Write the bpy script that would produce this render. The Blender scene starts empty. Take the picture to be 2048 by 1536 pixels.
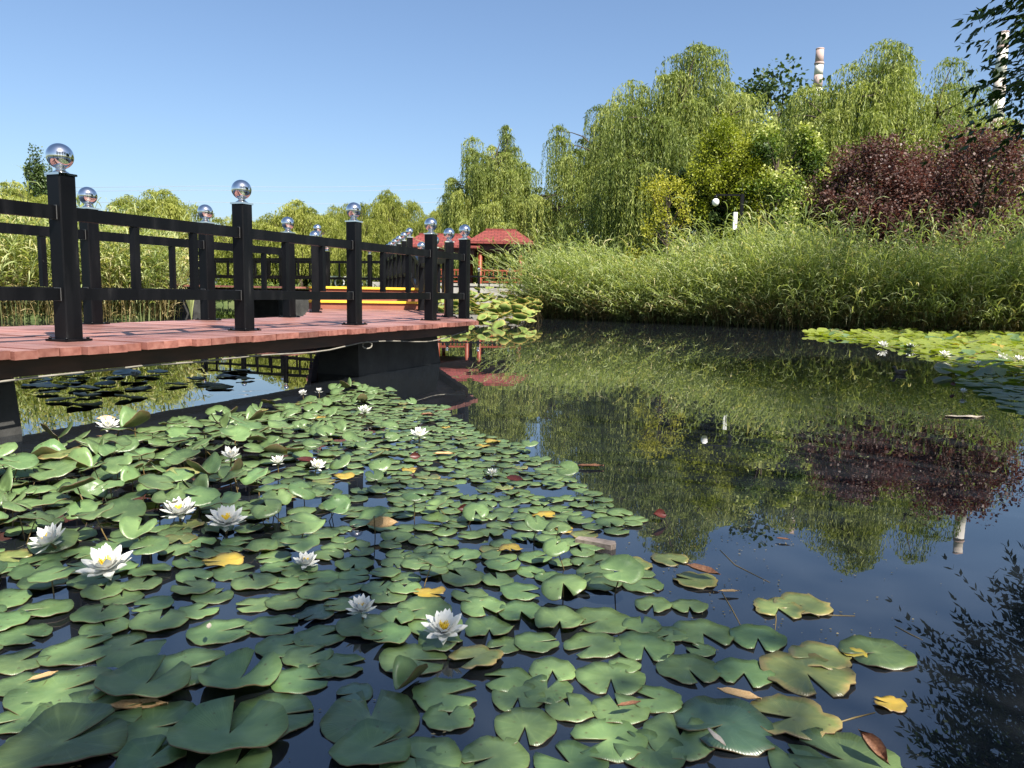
import bpy, bmesh, math, random
import numpy as np
from mathutils import Vector, Matrix
from mathutils.geometry import tessellate_polygon

rad = math.radians
scene = bpy.context.scene
COL = scene.collection

# ------------------------------------------------------------------ camera
CAM_H = 0.92
PITCH, ROLL = rad(6.8), rad(1.0)
cam_data = bpy.data.cameras.new("camera")
cam_data.sensor_width = 36.0
cam_data.lens = 27.0
cam_data.clip_start = 0.05
cam_data.clip_end = 3000
cam = bpy.data.objects.new("camera", cam_data)
COL.objects.link(cam)
_R = Vector((1, 0, 0)); _U = Vector((0, math.sin(PITCH), math.cos(PITCH))); _F = Vector((0, math.cos(PITCH), -math.sin(PITCH)))
_c, _s = math.cos(ROLL), math.sin(ROLL)
_R2 = _R * _c + _U * _s
_U2 = -_R * _s + _U * _c
cam.matrix_world = Matrix(((_R2.x, _U2.x, -_F.x, 0), (_R2.y, _U2.y, -_F.y, 0), (_R2.z, _U2.z, -_F.z, CAM_H), (0, 0, 0, 1)))
scene.camera = cam

# ------------------------------------------------------------------ sky, sun, exposure
SUN_EL = rad(50)
SUN_AZ = Vector((0.57, -0.82)).normalized()          # horizontal direction towards the sun
world = bpy.data.worlds.new("World")
scene.world = world
world.use_nodes = True
wn = world.node_tree.nodes
wn.clear()
w_out = wn.new("ShaderNodeOutputWorld")
w_bg = wn.new("ShaderNodeBackground")
w_sky = wn.new("ShaderNodeTexSky")
w_sky.sky_type = 'NISHITA'
w_sky.sun_disc = False
w_sky.sun_elevation = SUN_EL
w_sky.sun_rotation = math.atan2(SUN_AZ.x, SUN_AZ.y)
w_sky.altitude = 50
w_sky.air_density = 1.0
w_sky.dust_density = 1.8
w_sky.ozone_density = 4.2
w_bg.inputs["Strength"].default_value = 0.080
world.node_tree.links.new(w_sky.outputs[0], w_bg.inputs[0])
world.node_tree.links.new(w_bg.outputs[0], w_out.inputs[0])

sun_data = bpy.data.lights.new("sun", 'SUN')
sun_data.energy = 5.0
sun_data.angle = rad(0.53)
sun_data.color = (1.0, 0.94, 0.84)
sun = bpy.data.objects.new("sun", sun_data)
COL.objects.link(sun)
_to_sun = Vector((SUN_AZ.x * math.cos(SUN_EL), SUN_AZ.y * math.cos(SUN_EL), math.sin(SUN_EL)))
sun.rotation_euler = _to_sun.to_track_quat('Z', 'Y').to_euler()
sun.location = (10, -14, 22)

scene.view_settings.view_transform = 'Standard'
scene.view_settings.look = 'None'
scene.view_settings.gamma = 1.0
scene.view_settings.exposure = 1.2
scene.view_settings.use_curve_mapping = False
cy = scene.cycles
cy.max_bounces = 7
cy.diffuse_bounces = 4
cy.glossy_bounces = 4
cy.transmission_bounces = 4
cy.transparent_max_bounces = 4
cy.sample_clamp_indirect = 6.0
cy.use_denoising = True
cy.caustics_reflective = False
cy.caustics_refractive = False

# ------------------------------------------------------------------ helpers
def ray(px, py):
    x = (px - 1024) / 1536.0; u = (768 - py) / 1536.0
    x, u = _c * x - _s * u, _s * x + _c * u
    return Vector((x, math.cos(PITCH) + u * math.sin(PITCH), -math.sin(PITCH) + u * math.cos(PITCH)))

def on_level(px, py, z=0.0):                      # surveyed point on a horizontal level
    d = ray(px, py); t = (z - CAM_H) / d.z
    return Vector((d.x * t, d.y * t, z))

def at_dist(px, py, Y):                           # surveyed point at a known distance
    d = ray(px, py); t = Y / d.y
    return Vector((d.x * t, Y, CAM_H + d.z * t))

def tag(o, label=None, cat=None, group=None, kind=None):
    if label: o["label"] = label
    if cat: o["category"] = cat
    if group: o["group"] = group
    if kind: o["kind"] = kind
    return o

def link(o, parent=None):
    COL.objects.link(o)
    if parent is not None:
        o.parent = parent
    return o

def empty(name, loc=(0, 0, 0), rz=0.0, parent=None):
    o = bpy.data.objects.new(name, None)
    o.empty_display_size = 0.2
    o.location = loc
    o.rotation_euler = (0, 0, rz)
    return link(o, parent)

def put(name, mesh, parent=None, loc=(0, 0, 0), rot=(0, 0, 0), scale=(1, 1, 1)):
    o = bpy.data.objects.new(name, mesh)
    o.location = loc
    o.rotation_euler = rot
    o.scale = scale
    return link(o, parent)

class MB:
    """collects boxes, tubes, lathes and prisms into one mesh"""
    def __init__(self):
        self.v = []; self.f = []; self.m = []; self.sm = []
    def add(self, vs, fs, mi=0, smooth=False):
        b = len(self.v)
        self.v += [tuple(p) for p in vs]
        for q in fs:
            self.f.append([b + i for i in q]); self.m.append(mi); self.sm.append(smooth)
    def box(self, c, s, mi=0, axes=None, bevel=0.0):
        c = Vector(c); hx, hy, hz = s[0] / 2, s[1] / 2, s[2] / 2
        ax = axes or (Vector((1, 0, 0)), Vector((0, 1, 0)), Vector((0, 0, 1)))
        if bevel <= 0:
            vs = [c + ax[0] * (hx * a) + ax[1] * (hy * b) + ax[2] * (hz * d) for a in (-1, 1) for b in (-1, 1) for d in (-1, 1)]
            self.add(vs, [(0, 1, 3, 2), (4, 6, 7, 5), (0, 4, 5, 1), (2, 3, 7, 6), (0, 2, 6, 4), (1, 5, 7, 3)], mi)
            return
        b = bevel
        prof = [(-hx + b, -hy), (hx - b, -hy), (hx, -hy + b), (hx, hy - b), (hx - b, hy), (-hx + b, hy), (-hx, hy - b), (-hx, -hy + b)]
        rings = [(-hz, 1), (hz, 1)]
        vs = [c + ax[0] * x + ax[1] * y + ax[2] * z for z, _ in rings for x, y in prof]
        fs = [tuple(range(7, -1, -1)), tuple(range(8, 16))] + [(i, (i + 1) % 8, 8 + (i + 1) % 8, 8 + i) for i in range(8)]
        self.add(vs, fs, mi)
    def bar(self, a, b, w, h, mi=0):
        a = Vector(a); b = Vector(b); d = b - a; L = d.length; d.normalize()
        side = d.cross(Vector((0, 0, 1)))
        if side.length < 1e-4: side = Vector((1, 0, 0))
        side.normalize(); up = side.cross(d)
        self.box((a + b) / 2, (L, w, h), mi, (d, side, up))
    def tube(self, pts, radii, n=7, mi=0, cap=True, smooth=True):
        pts = [Vector(p) for p in pts]
        vs = []
        ref = Vector((0.31, 0.23, 0.92)).normalized()
        for i, p in enumerate(pts):
            d = (pts[min(i + 1, len(pts) - 1)] - pts[max(i - 1, 0)])
            if d.length < 1e-9: d = Vector((0, 0, 1))
            d.normalize()
            s = d.cross(ref)
            if s.length < 1e-3: s = d.cross(Vector((1, 0, 0)))
            s.normalize(); t = d.cross(s)
            r = radii[i] if hasattr(radii, '__len__') else radii
            for k in range(n):
                a = 2 * math.pi * k / n
                vs.append(p + s * (r * math.cos(a)) + t * (r * math.sin(a)))
        fs = []
        for i in range(len(pts) - 1):
            for k in range(n):
                fs.append((i * n + k, i * n + (k + 1) % n, (i + 1) * n + (k + 1) % n, (i + 1) * n + k))
        if cap:
            fs.append(tuple(range(n - 1, -1, -1)))
            fs.append(tuple(range((len(pts) - 1) * n, len(pts) * n)))
        self.add(vs, fs, mi, smooth)
    def lathe(self, prof, n=16, mi=0, c=(0, 0, 0), smooth=True):
        c = Vector(c); vs = []
        for r, z in prof:
            for k in range(n):
                a = 2 * math.pi * k / n
                vs.append(c + Vector((r * math.cos(a), r * math.sin(a), z)))
        fs = [(i * n + k, i * n + (k + 1) % n, (i + 1) * n + (k + 1) % n, (i + 1) * n + k) for i in range(len(prof) - 1) for k in range(n)]
        fs.append(tuple(range(n - 1, -1, -1))); fs.append(tuple(range((len(prof) - 1) * n, len(prof) * n)))
        self.add(vs, fs, mi, smooth)
    def prism(self, poly, z0, z1, mi=0):
        n = len(poly)
        vs = [(p[0], p[1], z0) for p in poly] + [(p[0], p[1], z1) for p in poly]
        fs = [tuple(range(n - 1, -1, -1)), tuple(range(n, 2 * n))] + [(i, (i + 1) % n, n + (i + 1) % n, n + i) for i in range(n)]
        self.add(vs, fs, mi)
    def mesh(self, name, *mats):
        me = bpy.data.meshes.new(name)
        me.from_pydata(self.v, [], self.f)
        for m in mats: me.materials.append(m)
        me.polygons.foreach_set("material_index", self.m)
        me.polygons.foreach_set("use_smooth", self.sm)
        me.update()
        return me
    def build(self, name, mat, parent=None, loc=(0, 0, 0)):
        mats = mat if isinstance(mat, (list, tuple)) else [mat]
        return put(name, self.mesh(name, *mats), parent, loc)

def np_mesh(name, V, Q, mat, tint=None, smooth=False):
    """quads from numpy arrays, with a per-vertex 'tint' value"""
    me = bpy.data.meshes.new(name)
    V = np.ascontiguousarray(V, dtype=np.float32); Q = np.ascontiguousarray(Q, dtype=np.int32)
    nv, nq = len(V), len(Q); k = Q.shape[1]
    me.vertices.add(nv); me.vertices.foreach_set("co", V.ravel())
    me.loops.add(nq * k); me.loops.foreach_set("vertex_index", Q.ravel())
    me.polygons.add(nq)
    me.polygons.foreach_set("loop_start", np.arange(0, nq * k, k, dtype=np.int32))
    if smooth:
        me.polygons.foreach_set("use_smooth", np.ones(nq, dtype=bool))
    if tint is not None:
        at = me.attributes.new("tint", 'FLOAT', 'POINT')
        at.data.foreach_set("value", np.ascontiguousarray(tint, dtype=np.float32))
    me.materials.append(mat)
    me.update(calc_edges=True)
    return me

def unit(a):
    return a / np.maximum(np.linalg.norm(a, axis=-1, keepdims=True), 1e-9)

def leaf_quads(P, D, L, W, rng, mid=0.45, flat=0.0):
    """diamond leaves: base P, direction D, length L, half-width W"""
    n = len(P)
    rnd = rng.normal(size=(n, 3)); rnd[:, 2] += flat * 3
    w = unit(np.cross(D, rnd)) * W[:, None]
    m = P + D * (L * mid)[:, None]
    V = np.stack([P, m + w, P + D * L[:, None], m - w], axis=1).reshape(-1, 3)
    Q = np.arange(n * 4).reshape(-1, 4)
    return V, Q

# ------------------------------------------------------------------ materials
MATS = {}
def new_mat(name):
    m = bpy.data.materials.new(name); m.use_nodes = True
    nt = m.node_tree
    b = nt.nodes["Principled BSDF"]
    MATS[name] = m
    return m, nt, b

def N(nt, kind, **kw):
    n = nt.nodes.new(kind)
    for k, v in kw.items(): setattr(n, k, v)
    return n

def ramp(nt, fac, stops):
    r = N(nt, "ShaderNodeValToRGB")
    e = r.color_ramp.elements
    while len(e) < len(stops): e.new(0.5)
    for i, (p, c) in enumerate(stops):
        e[i].position = p; e[i].color = (c[0], c[1], c[2], 1)
    nt.links.new(fac, r.inputs[0])
    return r.outputs[0]

def leaf_mat(name, stops, transl=0.35, rough=0.5, tr_gain=(1.25, 1.3, 0.6), spec=0.35):
    m, nt, b = new_mat(name)
    at = N(nt, "ShaderNodeAttribute", attribute_name="tint")
    col = ramp(nt, at.outputs["Fac"], stops)
    b.inputs["Roughness"].default_value = rough
    b.inputs["Specular IOR Level"].default_value = spec
    nt.links.new(col, b.inputs["Base Color"])
    tr = N(nt, "ShaderNodeBsdfTranslucent")
    mul = N(nt, "ShaderNodeMix", data_type='RGBA', blend_type='MULTIPLY')
    mul.inputs["Factor"].default_value = 1.0
    nt.links.new(col, mul.inputs["A"]); mul.inputs["B"].default_value = (*tr_gain, 1)
    nt.links.new(mul.outputs["Result"], tr.inputs[0])
    mx = N(nt, "ShaderNodeMixShader"); mx.inputs[0].default_value = transl
    nt.links.new(b.outputs[0], mx.inputs[1]); nt.links.new(tr.outputs[0], mx.inputs[2])
    nt.links.new(mx.outputs[0], nt.nodes["Material Output"].inputs[0])
    return m

def noise_mat(name, stops, scale=4.0, rough=0.7, detail=5.0, bump=0.0, stretch=(1, 1, 1), coord="Object", metallic=0.0, spec=0.5, bscale=None):
    m, nt, b = new_mat(name)
    tc = N(nt, "ShaderNodeTexCoord"); mp = N(nt, "ShaderNodeMapping")
    mp.inputs["Scale"].default_value = stretch
    nt.links.new(tc.outputs[coord], mp.inputs[0])
    no = N(nt, "ShaderNodeTexNoise"); no.inputs["Scale"].default_value = scale; no.inputs["Detail"].default_value = detail
    nt.links.new(mp.outputs[0], no.inputs["Vector"])
    nt.links.new(ramp(nt, no.outputs["Fac"], stops), b.inputs["Base Color"])
    b.inputs["Roughness"].default_value = rough
    b.inputs["Metallic"].default_value = metallic
    b.inputs["Specular IOR Level"].default_value = spec
    if bump:
        n2 = N(nt, "ShaderNodeTexNoise"); n2.inputs["Scale"].default_value = bscale or scale * 3; n2.inputs["Detail"].default_value = 4
        nt.links.new(mp.outputs[0], n2.inputs["Vector"])
        bp = N(nt, "ShaderNodeBump"); bp.inputs["Strength"].default_value = bump; bp.inputs["Distance"].default_value = 0.02
        nt.links.new(n2.outputs["Fac"], bp.inputs["Height"]); nt.links.new(bp.outputs[0], b.inputs["Normal"])
    return m

def water_mat():
    m, nt, b = new_mat("pond_water")
    tc = N(nt, "ShaderNodeTexCoord")
    no = N(nt, "ShaderNodeTexNoise"); no.inputs["Scale"].default_value = 0.5; no.inputs["Detail"].default_value = 4
    nt.links.new(tc.outputs["Object"], no.inputs["Vector"])
    nt.links.new(ramp(nt, no.outputs["Fac"], [(0.3, (0.0085, 0.0115, 0.0165)), (0.7, (0.014, 0.0160, 0.0175))]), b.inputs["Base Color"])
    b.inputs["Roughness"].default_value = 0.0
    b.inputs["IOR"].default_value = 2.05
    mp = N(nt, "ShaderNodeMapping"); mp.inputs["Scale"].default_value = (1.0, 1.0, 1.0)
    nt.links.new(tc.outputs["Object"], mp.inputs[0])
    n1 = N(nt, "ShaderNodeTexNoise"); n1.inputs["Scale"].default_value = 5.0; n1.inputs["Detail"].default_value = 2.0
    n2 = N(nt, "ShaderNodeTexNoise"); n2.inputs["Scale"].default_value = 1.2; n2.inputs["Detail"].default_value = 2.0
    n3 = N(nt, "ShaderNodeTexNoise"); n3.inputs["Scale"].default_value = 0.22; n3.inputs["Detail"].default_value = 2.0
    for q in (n1, n2): nt.links.new(mp.outputs[0], q.inputs["Vector"])
    nt.links.new(tc.outputs["Object"], n3.inputs["Vector"])
    # breeze patches: ripples are stronger in some places of the pond
    pr = N(nt, "ShaderNodeMapRange"); pr.inputs["From Min"].default_value = 0.42; pr.inputs["From Max"].default_value = 0.66
    pr.inputs["To Min"].default_value = 0.12; pr.inputs["To Max"].default_value = 1.0
    nt.links.new(n3.outputs["Fac"], pr.inputs["Value"])
    mul = N(nt, "ShaderNodeMath", operation='MULTIPLY'); nt.links.new(n1.outputs["Fac"], mul.inputs[0]); mul.inputs[1].default_value = 0.35
    ad = N(nt, "ShaderNodeMath", operation='ADD'); nt.links.new(mul.outputs[0], ad.inputs[0]); nt.links.new(n2.outputs["Fac"], ad.inputs[1])
    m2 = N(nt, "ShaderNodeMath", operation='MULTIPLY'); nt.links.new(ad.outputs[0], m2.inputs[0]); nt.links.new(pr.outputs[0], m2.inputs[1])
    bp = N(nt, "ShaderNodeBump"); bp.inputs["Strength"].default_value = 1.0; bp.inputs["Distance"].default_value = 0.0014
    nt.links.new(m2.outputs[0], bp.inputs["Height"]); nt.links.new(bp.outputs[0], b.inputs["Normal"])
    return m

def pad_mat(name, top, dark, edge, transl=0.22, rough=0.34, vein=True, edge_lo=0.82):
    """lily pad: object space radius 1; radial veins, blotches, edge discolouring, per-pad variation"""
    m, nt, b = new_mat(name)
    tc = N(nt, "ShaderNodeTexCoord"); oi = N(nt, "ShaderNodeObjectInfo")
    at = N(nt, "ShaderNodeAttribute", attribute_name="tint")      # radius 0..1
    no = N(nt, "ShaderNodeTexNoise"); no.inputs["Scale"].default_value = 2.2; no.inputs["Detail"].default_value = 6
    geo = N(nt, "ShaderNodeNewGeometry")
    vm = N(nt, "ShaderNodeVectorMath", operation='SCALE'); vm.inputs["Scale"].default_value = 9.0
    nt.links.new(geo.outputs["Position"], vm.inputs[0])
    nt.links.new(vm.outputs[0], no.inputs["Vector"])
    ca = ramp(nt, no.outputs["Fac"], [(0.3, dark), (0.7, top)])
    n2 = N(nt, "ShaderNodeTexNoise"); n2.inputs["Scale"].default_value = 3.5; n2.inputs["Detail"].default_value = 5
    nt.links.new(vm.outputs[0], n2.inputs["Vector"])
    sm = N(nt, "ShaderNodeMath", operation='MULTIPLY_ADD'); nt.links.new(n2.outputs["Fac"], sm.inputs[0]); sm.inputs[1].default_value = 0.55; nt.links.new(at.outputs["Fac"], sm.inputs[2])
    mr = N(nt, "ShaderNodeMapRange"); mr.inputs["From Min"].default_value = edge_lo + 0.3; mr.inputs["From Max"].default_value = edge_lo + 0.55
    nt.links.new(sm.outputs[0], mr.inputs["Value"])
    mx = N(nt, "ShaderNodeMix", data_type='RGBA'); nt.links.new(mr.outputs[0], mx.inputs["Factor"]); nt.links.new(ca, mx.inputs["A"]); mx.inputs["B"].default_value = (*edge, 1)
    hs = N(nt, "ShaderNodeHueSaturation")
    h1 = N(nt, "ShaderNodeMapRange"); h1.inputs["To Min"].default_value = 0.485; h1.inputs["To Max"].default_value = 0.51; nt.links.new(oi.outputs["Random"], h1.inputs["Value"]); nt.links.new(h1.outputs[0], hs.inputs["Hue"])
    fr = N(nt, "ShaderNodeMath", operation='FRACT'); mm = N(nt, "ShaderNodeMath", operation='MULTIPLY'); nt.links.new(oi.outputs["Random"], mm.inputs[0]); mm.inputs[1].default_value = 7.31; nt.links.new(mm.outputs[0], fr.inputs[0])
    h2 = N(nt, "ShaderNodeMapRange"); h2.inputs["To Min"].default_value = 0.7; h2.inputs["To Max"].default_value = 1.25; nt.links.new(fr.outputs[0], h2.inputs["Value"]); nt.links.new(h2.outputs[0], hs.inputs["Value"])
    nt.links.new(mx.outputs["Result"], hs.inputs["Color"])
    vcol = N(nt, "ShaderNodeAttribute", attribute_name="vein")
    vs = N(nt, "ShaderNodeMath", operation='MULTIPLY'); vs.inputs[1].default_value = 2.6; nt.links.new(vcol.outputs["Fac"], vs.inputs[0])
    vsn = N(nt, "ShaderNodeMath", operation='SINE'); nt.links.new(vs.outputs[0], vsn.inputs[0])
    vr = N(nt, "ShaderNodeMapRange"); vr.inputs["From Min"].default_value = 0.80; vr.inputs["From Max"].default_value = 1.0; vr.inputs["To Max"].default_value = 0.16; nt.links.new(vsn.outputs[0], vr.inputs["Value"])
    cr_ = N(nt, "ShaderNodeMapRange"); cr_.inputs["From Min"].default_value = 0.16; cr_.inputs["From Max"].default_value = 0.0; cr_.inputs["To Max"].default_value = 0.5; nt.links.new(at.outputs["Fac"], cr_.inputs["Value"])
    vm_ = N(nt, "ShaderNodeMath", operation='MAXIMUM'); nt.links.new(vr.outputs[0], vm_.inputs[0]); nt.links.new(cr_.outputs[0], vm_.inputs[1])
    lite = N(nt, "ShaderNodeMix", data_type='RGBA'); nt.links.new(vm_.outputs[0], lite.inputs["Factor"]); nt.links.new(hs.outputs[0], lite.inputs["A"])
    lite.inputs["B"].default_value = (min(top[0] * 1.9, 0.5), min(top[1] * 1.6, 0.5), min(top[2] * 1.6, 0.3), 1)
    vo = N(nt, "ShaderNodeTexVoronoi"); vo.inputs["Scale"].default_value = 3.4; nt.links.new(vm.outputs[0], vo.inputs["Vector"])
    sk = N(nt, "ShaderNodeMapRange"); sk.inputs["From Min"].default_value = 0.13; sk.inputs["From Max"].default_value = 0.07; sk.inputs["To Max"].default_value = 0.8; nt.links.new(vo.outputs["Distance"], sk.inputs["Value"])
    spk = N(nt, "ShaderNodeMix", data_type='RGBA'); nt.links.new(sk.outputs[0], spk.inputs["Factor"]); nt.links.new(lite.outputs["Result"], spk.inputs["A"]); spk.inputs["B"].default_value = (0.10, 0.075, 0.03, 1)
    nt.links.new(spk.outputs["Result"], b.inputs["Base Color"])
    rn = N(nt, "ShaderNodeMapRange"); rn.inputs["To Min"].default_value = rough - 0.12; rn.inputs["To Max"].default_value = rough + 0.14; nt.links.new(n2.outputs["Fac"], rn.inputs["Value"]); nt.links.new(rn.outputs[0], b.inputs["Roughness"])
    b.inputs["Specular IOR Level"].default_value = 1.0
    if vein:
        va = N(nt, "ShaderNodeAttribute", attribute_name="vein")
        bp = N(nt, "ShaderNodeBump"); bp.inputs["Strength"].default_value = 0.16; bp.inputs["Distance"].default_value = 0.004
        nv = N(nt, "ShaderNodeTexWave", wave_type='BANDS'); nv.inputs["Scale"].default_value = 0.83; nv.inputs["Distortion"].default_value = 0.0
        cmb = N(nt, "ShaderNodeCombineXYZ"); nt.links.new(va.outputs["Fac"], cmb.inputs[0]); nt.links.new(cmb.outputs[0], nv.inputs["Vector"])
        nt.links.new(nv.outputs["Fac"], bp.inputs["Height"]); nt.links.new(bp.outputs[0], b.inputs["Normal"])
    tr = N(nt, "ShaderNodeBsdfTranslucent")
    mul = N(nt, "ShaderNodeMix", data_type='RGBA', blend_type='MULTIPLY'); mul.inputs["Factor"].default_value = 1.0
    nt.links.new(hs.outputs[0], mul.inputs["A"]); mul.inputs["B"].default_value = (1.6, 1.7, 0.5, 1)
    nt.links.new(mul.outputs["Result"], tr.inputs[0])
    ms = N(nt, "ShaderNodeMixShader"); ms.inputs[0].default_value = transl
    nt.links.new(b.outputs[0], ms.inputs[1]); nt.links.new(tr.outputs[0], ms.inputs[2])
    nt.links.new(ms.outputs[0], nt.nodes["Material Output"].inputs[0])
    return m

def plank_mat():
    m, nt, b = new_mat("red_stained_plank")
    tc = N(nt, "ShaderNodeTexCoord"); oi = N(nt, "ShaderNodeObjectInfo")
    mp = N(nt, "ShaderNodeMapping"); mp.inputs["Scale"].default_value = (14, 1.0, 14)
    ad = N(nt, "ShaderNodeVectorMath", operation='ADD'); cmb = N(nt, "ShaderNodeCombineXYZ")
    mm = N(nt, "ShaderNodeMath", operation='MULTIPLY'); mm.inputs[1].default_value = 50; nt.links.new(oi.outputs["Random"], mm.inputs[0]); nt.links.new(mm.outputs[0], cmb.inputs[1])
    nt.links.new(tc.outputs["Object"], ad.inputs[0]); nt.links.new(cmb.outputs[0], ad.inputs[1]); nt.links.new(ad.outputs[0], mp.inputs[0])
    no = N(nt, "ShaderNodeTexNoise"); no.inputs["Scale"].default_value = 1.6; no.inputs["Detail"].default_value = 8
    nt.links.new(mp.outputs[0], no.inputs["Vector"])
    c = ramp(nt, no.outputs["Fac"], [(0.25, (0.20, 0.050, 0.030)), (0.5, (0.32, 0.095, 0.062)), (0.8, (0.42, 0.16, 0.11))])
    hs = N(nt, "ShaderNodeHueSaturation")
    h2 = N(nt, "ShaderNodeMapRange"); h2.inputs["To Min"].default_value = 0.72; h2.inputs["To Max"].default_value = 1.15; nt.links.new(oi.outputs["Random"], h2.inputs["Value"]); nt.links.new(h2.outputs[0], hs.inputs["Value"])
    hs.inputs["Saturation"].default_value = 0.84
    nt.links.new(c, hs.inputs["Color"])
    # pale trodden dust, with sky sheen painted in, on the walking face
    n3 = N(nt, "ShaderNodeTexNoise"); n3.inputs["Scale"].default_value = 1.3; n3.inputs["Detail"].default_value = 6
    nt.links.new(ad.outputs[0], n3.inputs["Vector"])
    geo = N(nt, "ShaderNodeNewGeometry"); sx = N(nt, "ShaderNodeSeparateXYZ"); nt.links.new(geo.outputs["Normal"], sx.inputs[0])
    dr = N(nt, "ShaderNodeMapRange"); dr.inputs["From Min"].default_value = 0.35; dr.inputs["From Max"].default_value = 0.75; dr.inputs["To Min"].default_value = 0.1; dr.inputs["To Max"].default_value = 0.62
    nt.links.new(n3.outputs["Fac"], dr.inputs["Value"])
    m3 = N(nt, "ShaderNodeMath", operation='MULTIPLY', use_clamp=True); nt.links.new(dr.outputs[0], m3.inputs[0]); nt.links.new(sx.outputs["Z"], m3.inputs[1])
    mx = N(nt, "ShaderNodeMix", data_type='RGBA'); nt.links.new(m3.outputs[0], mx.inputs["Factor"]); nt.links.new(hs.outputs[0], mx.inputs["A"]); mx.inputs["B"].default_value = (0.42, 0.28, 0.255, 1)
    gst = N(nt, "ShaderNodeTexNoise"); gst.inputs["Scale"].default_value = 1.7; gst.inputs["Detail"].default_value = 7; nt.links.new(geo.outputs["Position"], gst.inputs["Vector"])
    stc = ramp(nt, gst.outputs["Fac"], [(0.34, (0.42, 0.40, 0.40)), (0.52, (0.88, 0.86, 0.86)), (0.7, (1.0, 1.0, 1.0))])
    stm = N(nt, "ShaderNodeMix", data_type='RGBA', blend_type='MULTIPLY'); stm.inputs["Factor"].default_value = 1.0
    nt.links.new(mx.outputs["Result"], stm.inputs["A"]); nt.links.new(stc, stm.inputs["B"])
    nt.links.new(stm.outputs["Result"], b.inputs["Base Color"])
    b.inputs["Roughness"].default_value = 0.45
    bp = N(nt, "ShaderNodeBump"); bp.inputs["Strength"].default_value = 0.4; bp.inputs["Distance"].default_value = 0.004
    nt.links.new(no.outputs["Fac"], bp.inputs["Height"]); nt.links.new(bp.outputs[0], b.inputs["Normal"])
    return m

def black_paint():
    m, nt, b = new_mat("black_paint")
    tc = N(nt, "ShaderNodeTexCoord"); oi = N(nt, "ShaderNodeObjectInfo")
    geo = N(nt, "ShaderNodeNewGeometry")
    mp = N(nt, "ShaderNodeMapping"); mp.inputs["Scale"].default_value = (9, 9, 1.6)
    nt.links.new(geo.outputs["Position"], mp.inputs[0])
    no = N(nt, "ShaderNodeTexNoise"); no.inputs["Scale"].default_value = 1.0; no.inputs["Detail"].default_value = 8
    nt.links.new(mp.outputs[0], no.inputs["Vector"])
    c = ramp(nt, no.outputs["Fac"], [(0.48, (0.0030, 0.0032, 0.0042)), (0.66, (0.007, 0.0072, 0.0085)), (0.84, (0.03, 0.03, 0.03))])
    nch = N(nt, "ShaderNodeTexNoise"); nch.inputs["Scale"].default_value = 26.0; nch.inputs["Detail"].default_value = 6; nch.inputs["Roughness"].default_value = 0.7
    nt.links.new(geo.outputs["Position"], nch.inputs["Vector"])
    chp = N(nt, "ShaderNodeMapRange"); chp.inputs["From Min"].default_value = 0.70; chp.inputs["From Max"].default_value = 0.76; nt.links.new(nch.outputs["Fac"], chp.inputs["Value"])
    mxc = N(nt, "ShaderNodeMix", data_type='RGBA'); nt.links.new(chp.outputs[0], mxc.inputs["Factor"]); nt.links.new(c, mxc.inputs["A"]); mxc.inputs["B"].default_value = (0.16, 0.155, 0.15, 1)
    nt.links.new(mxc.outputs["Result"], b.inputs["Base Color"])
    n2 = N(nt, "ShaderNodeTexNoise"); n2.inputs["Scale"].default_value = 6.0; n2.inputs["Detail"].default_value = 5
    nt.links.new(geo.outputs["Position"], n2.inputs["Vector"])
    mr = N(nt, "ShaderNodeMapRange"); mr.inputs["To Min"].default_value = 0.22; mr.inputs["To Max"].default_value = 0.5
    b.inputs["Specular IOR Level"].default_value = 0.2
    nt.links.new(n2.outputs["Fac"], mr.inputs["Value"]); nt.links.new(mr.outputs[0], b.inputs["Roughness"])
    bp = N(nt, "ShaderNodeBump"); bp.inputs["Strength"].default_value = 0.15; bp.inputs["Distance"].default_value = 0.003
    nt.links.new(no.outputs["Fac"], bp.inputs["Height"]); nt.links.new(bp.outputs[0], b.inputs["Normal"])
    return m

def shingle_mat():
    m, nt, b = new_mat("red_shingles")
    tc = N(nt, "ShaderNodeTexCoord")
    br = N(nt, "ShaderNodeTexBrick"); br.inputs["Scale"].default_value = 1.0
    br.inputs["Brick Width"].default_value = 0.42; br.inputs["Row Height"].default_value = 0.2; br.inputs["Mortar Size"].default_value = 0.022
    br.inputs["Color1"].default_value = (0.17, 0.030, 0.024, 1); br.inputs["Color2"].default_value = (0.23, 0.048, 0.038, 1); br.inputs["Mortar"].default_value = (0.07, 0.012, 0.010, 1)
    mp = N(nt, "ShaderNodeMapping"); sx = N(nt, "ShaderNodeSeparateXYZ"); cm = N(nt, "ShaderNodeCombineXYZ")
    nt.links.new(tc.outputs["Object"], sx.inputs[0]); nt.links.new(sx.outputs["X"], cm.inputs[0])
    ml = N(nt, "ShaderNodeMath", operation='MULTIPLY'); ml.inputs[1].default_value = 1.6
    nt.links.new(sx.outputs["Z"], ml.inputs[0]); nt.links.new(ml.outputs[0], cm.inputs[1])
    nt.links.new(cm.outputs[0], br.inputs["Vector"])
    nt.links.new(br.outputs["Color"], b.inputs["Base Color"]); b.inputs["Roughness"].default_value = 0.8
    return m

def simple(name, col, rough=0.5, metallic=0.0, spec=0.5):
    m, nt, b = new_mat(name)
    b.inputs["Base Color"].default_value = (*col, 1); b.inputs["Roughness"].default_value = rough
    b.inputs["Metallic"].default_value = metallic; b.inputs["Specular IOR Level"].default_value = spec
    return m

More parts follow.
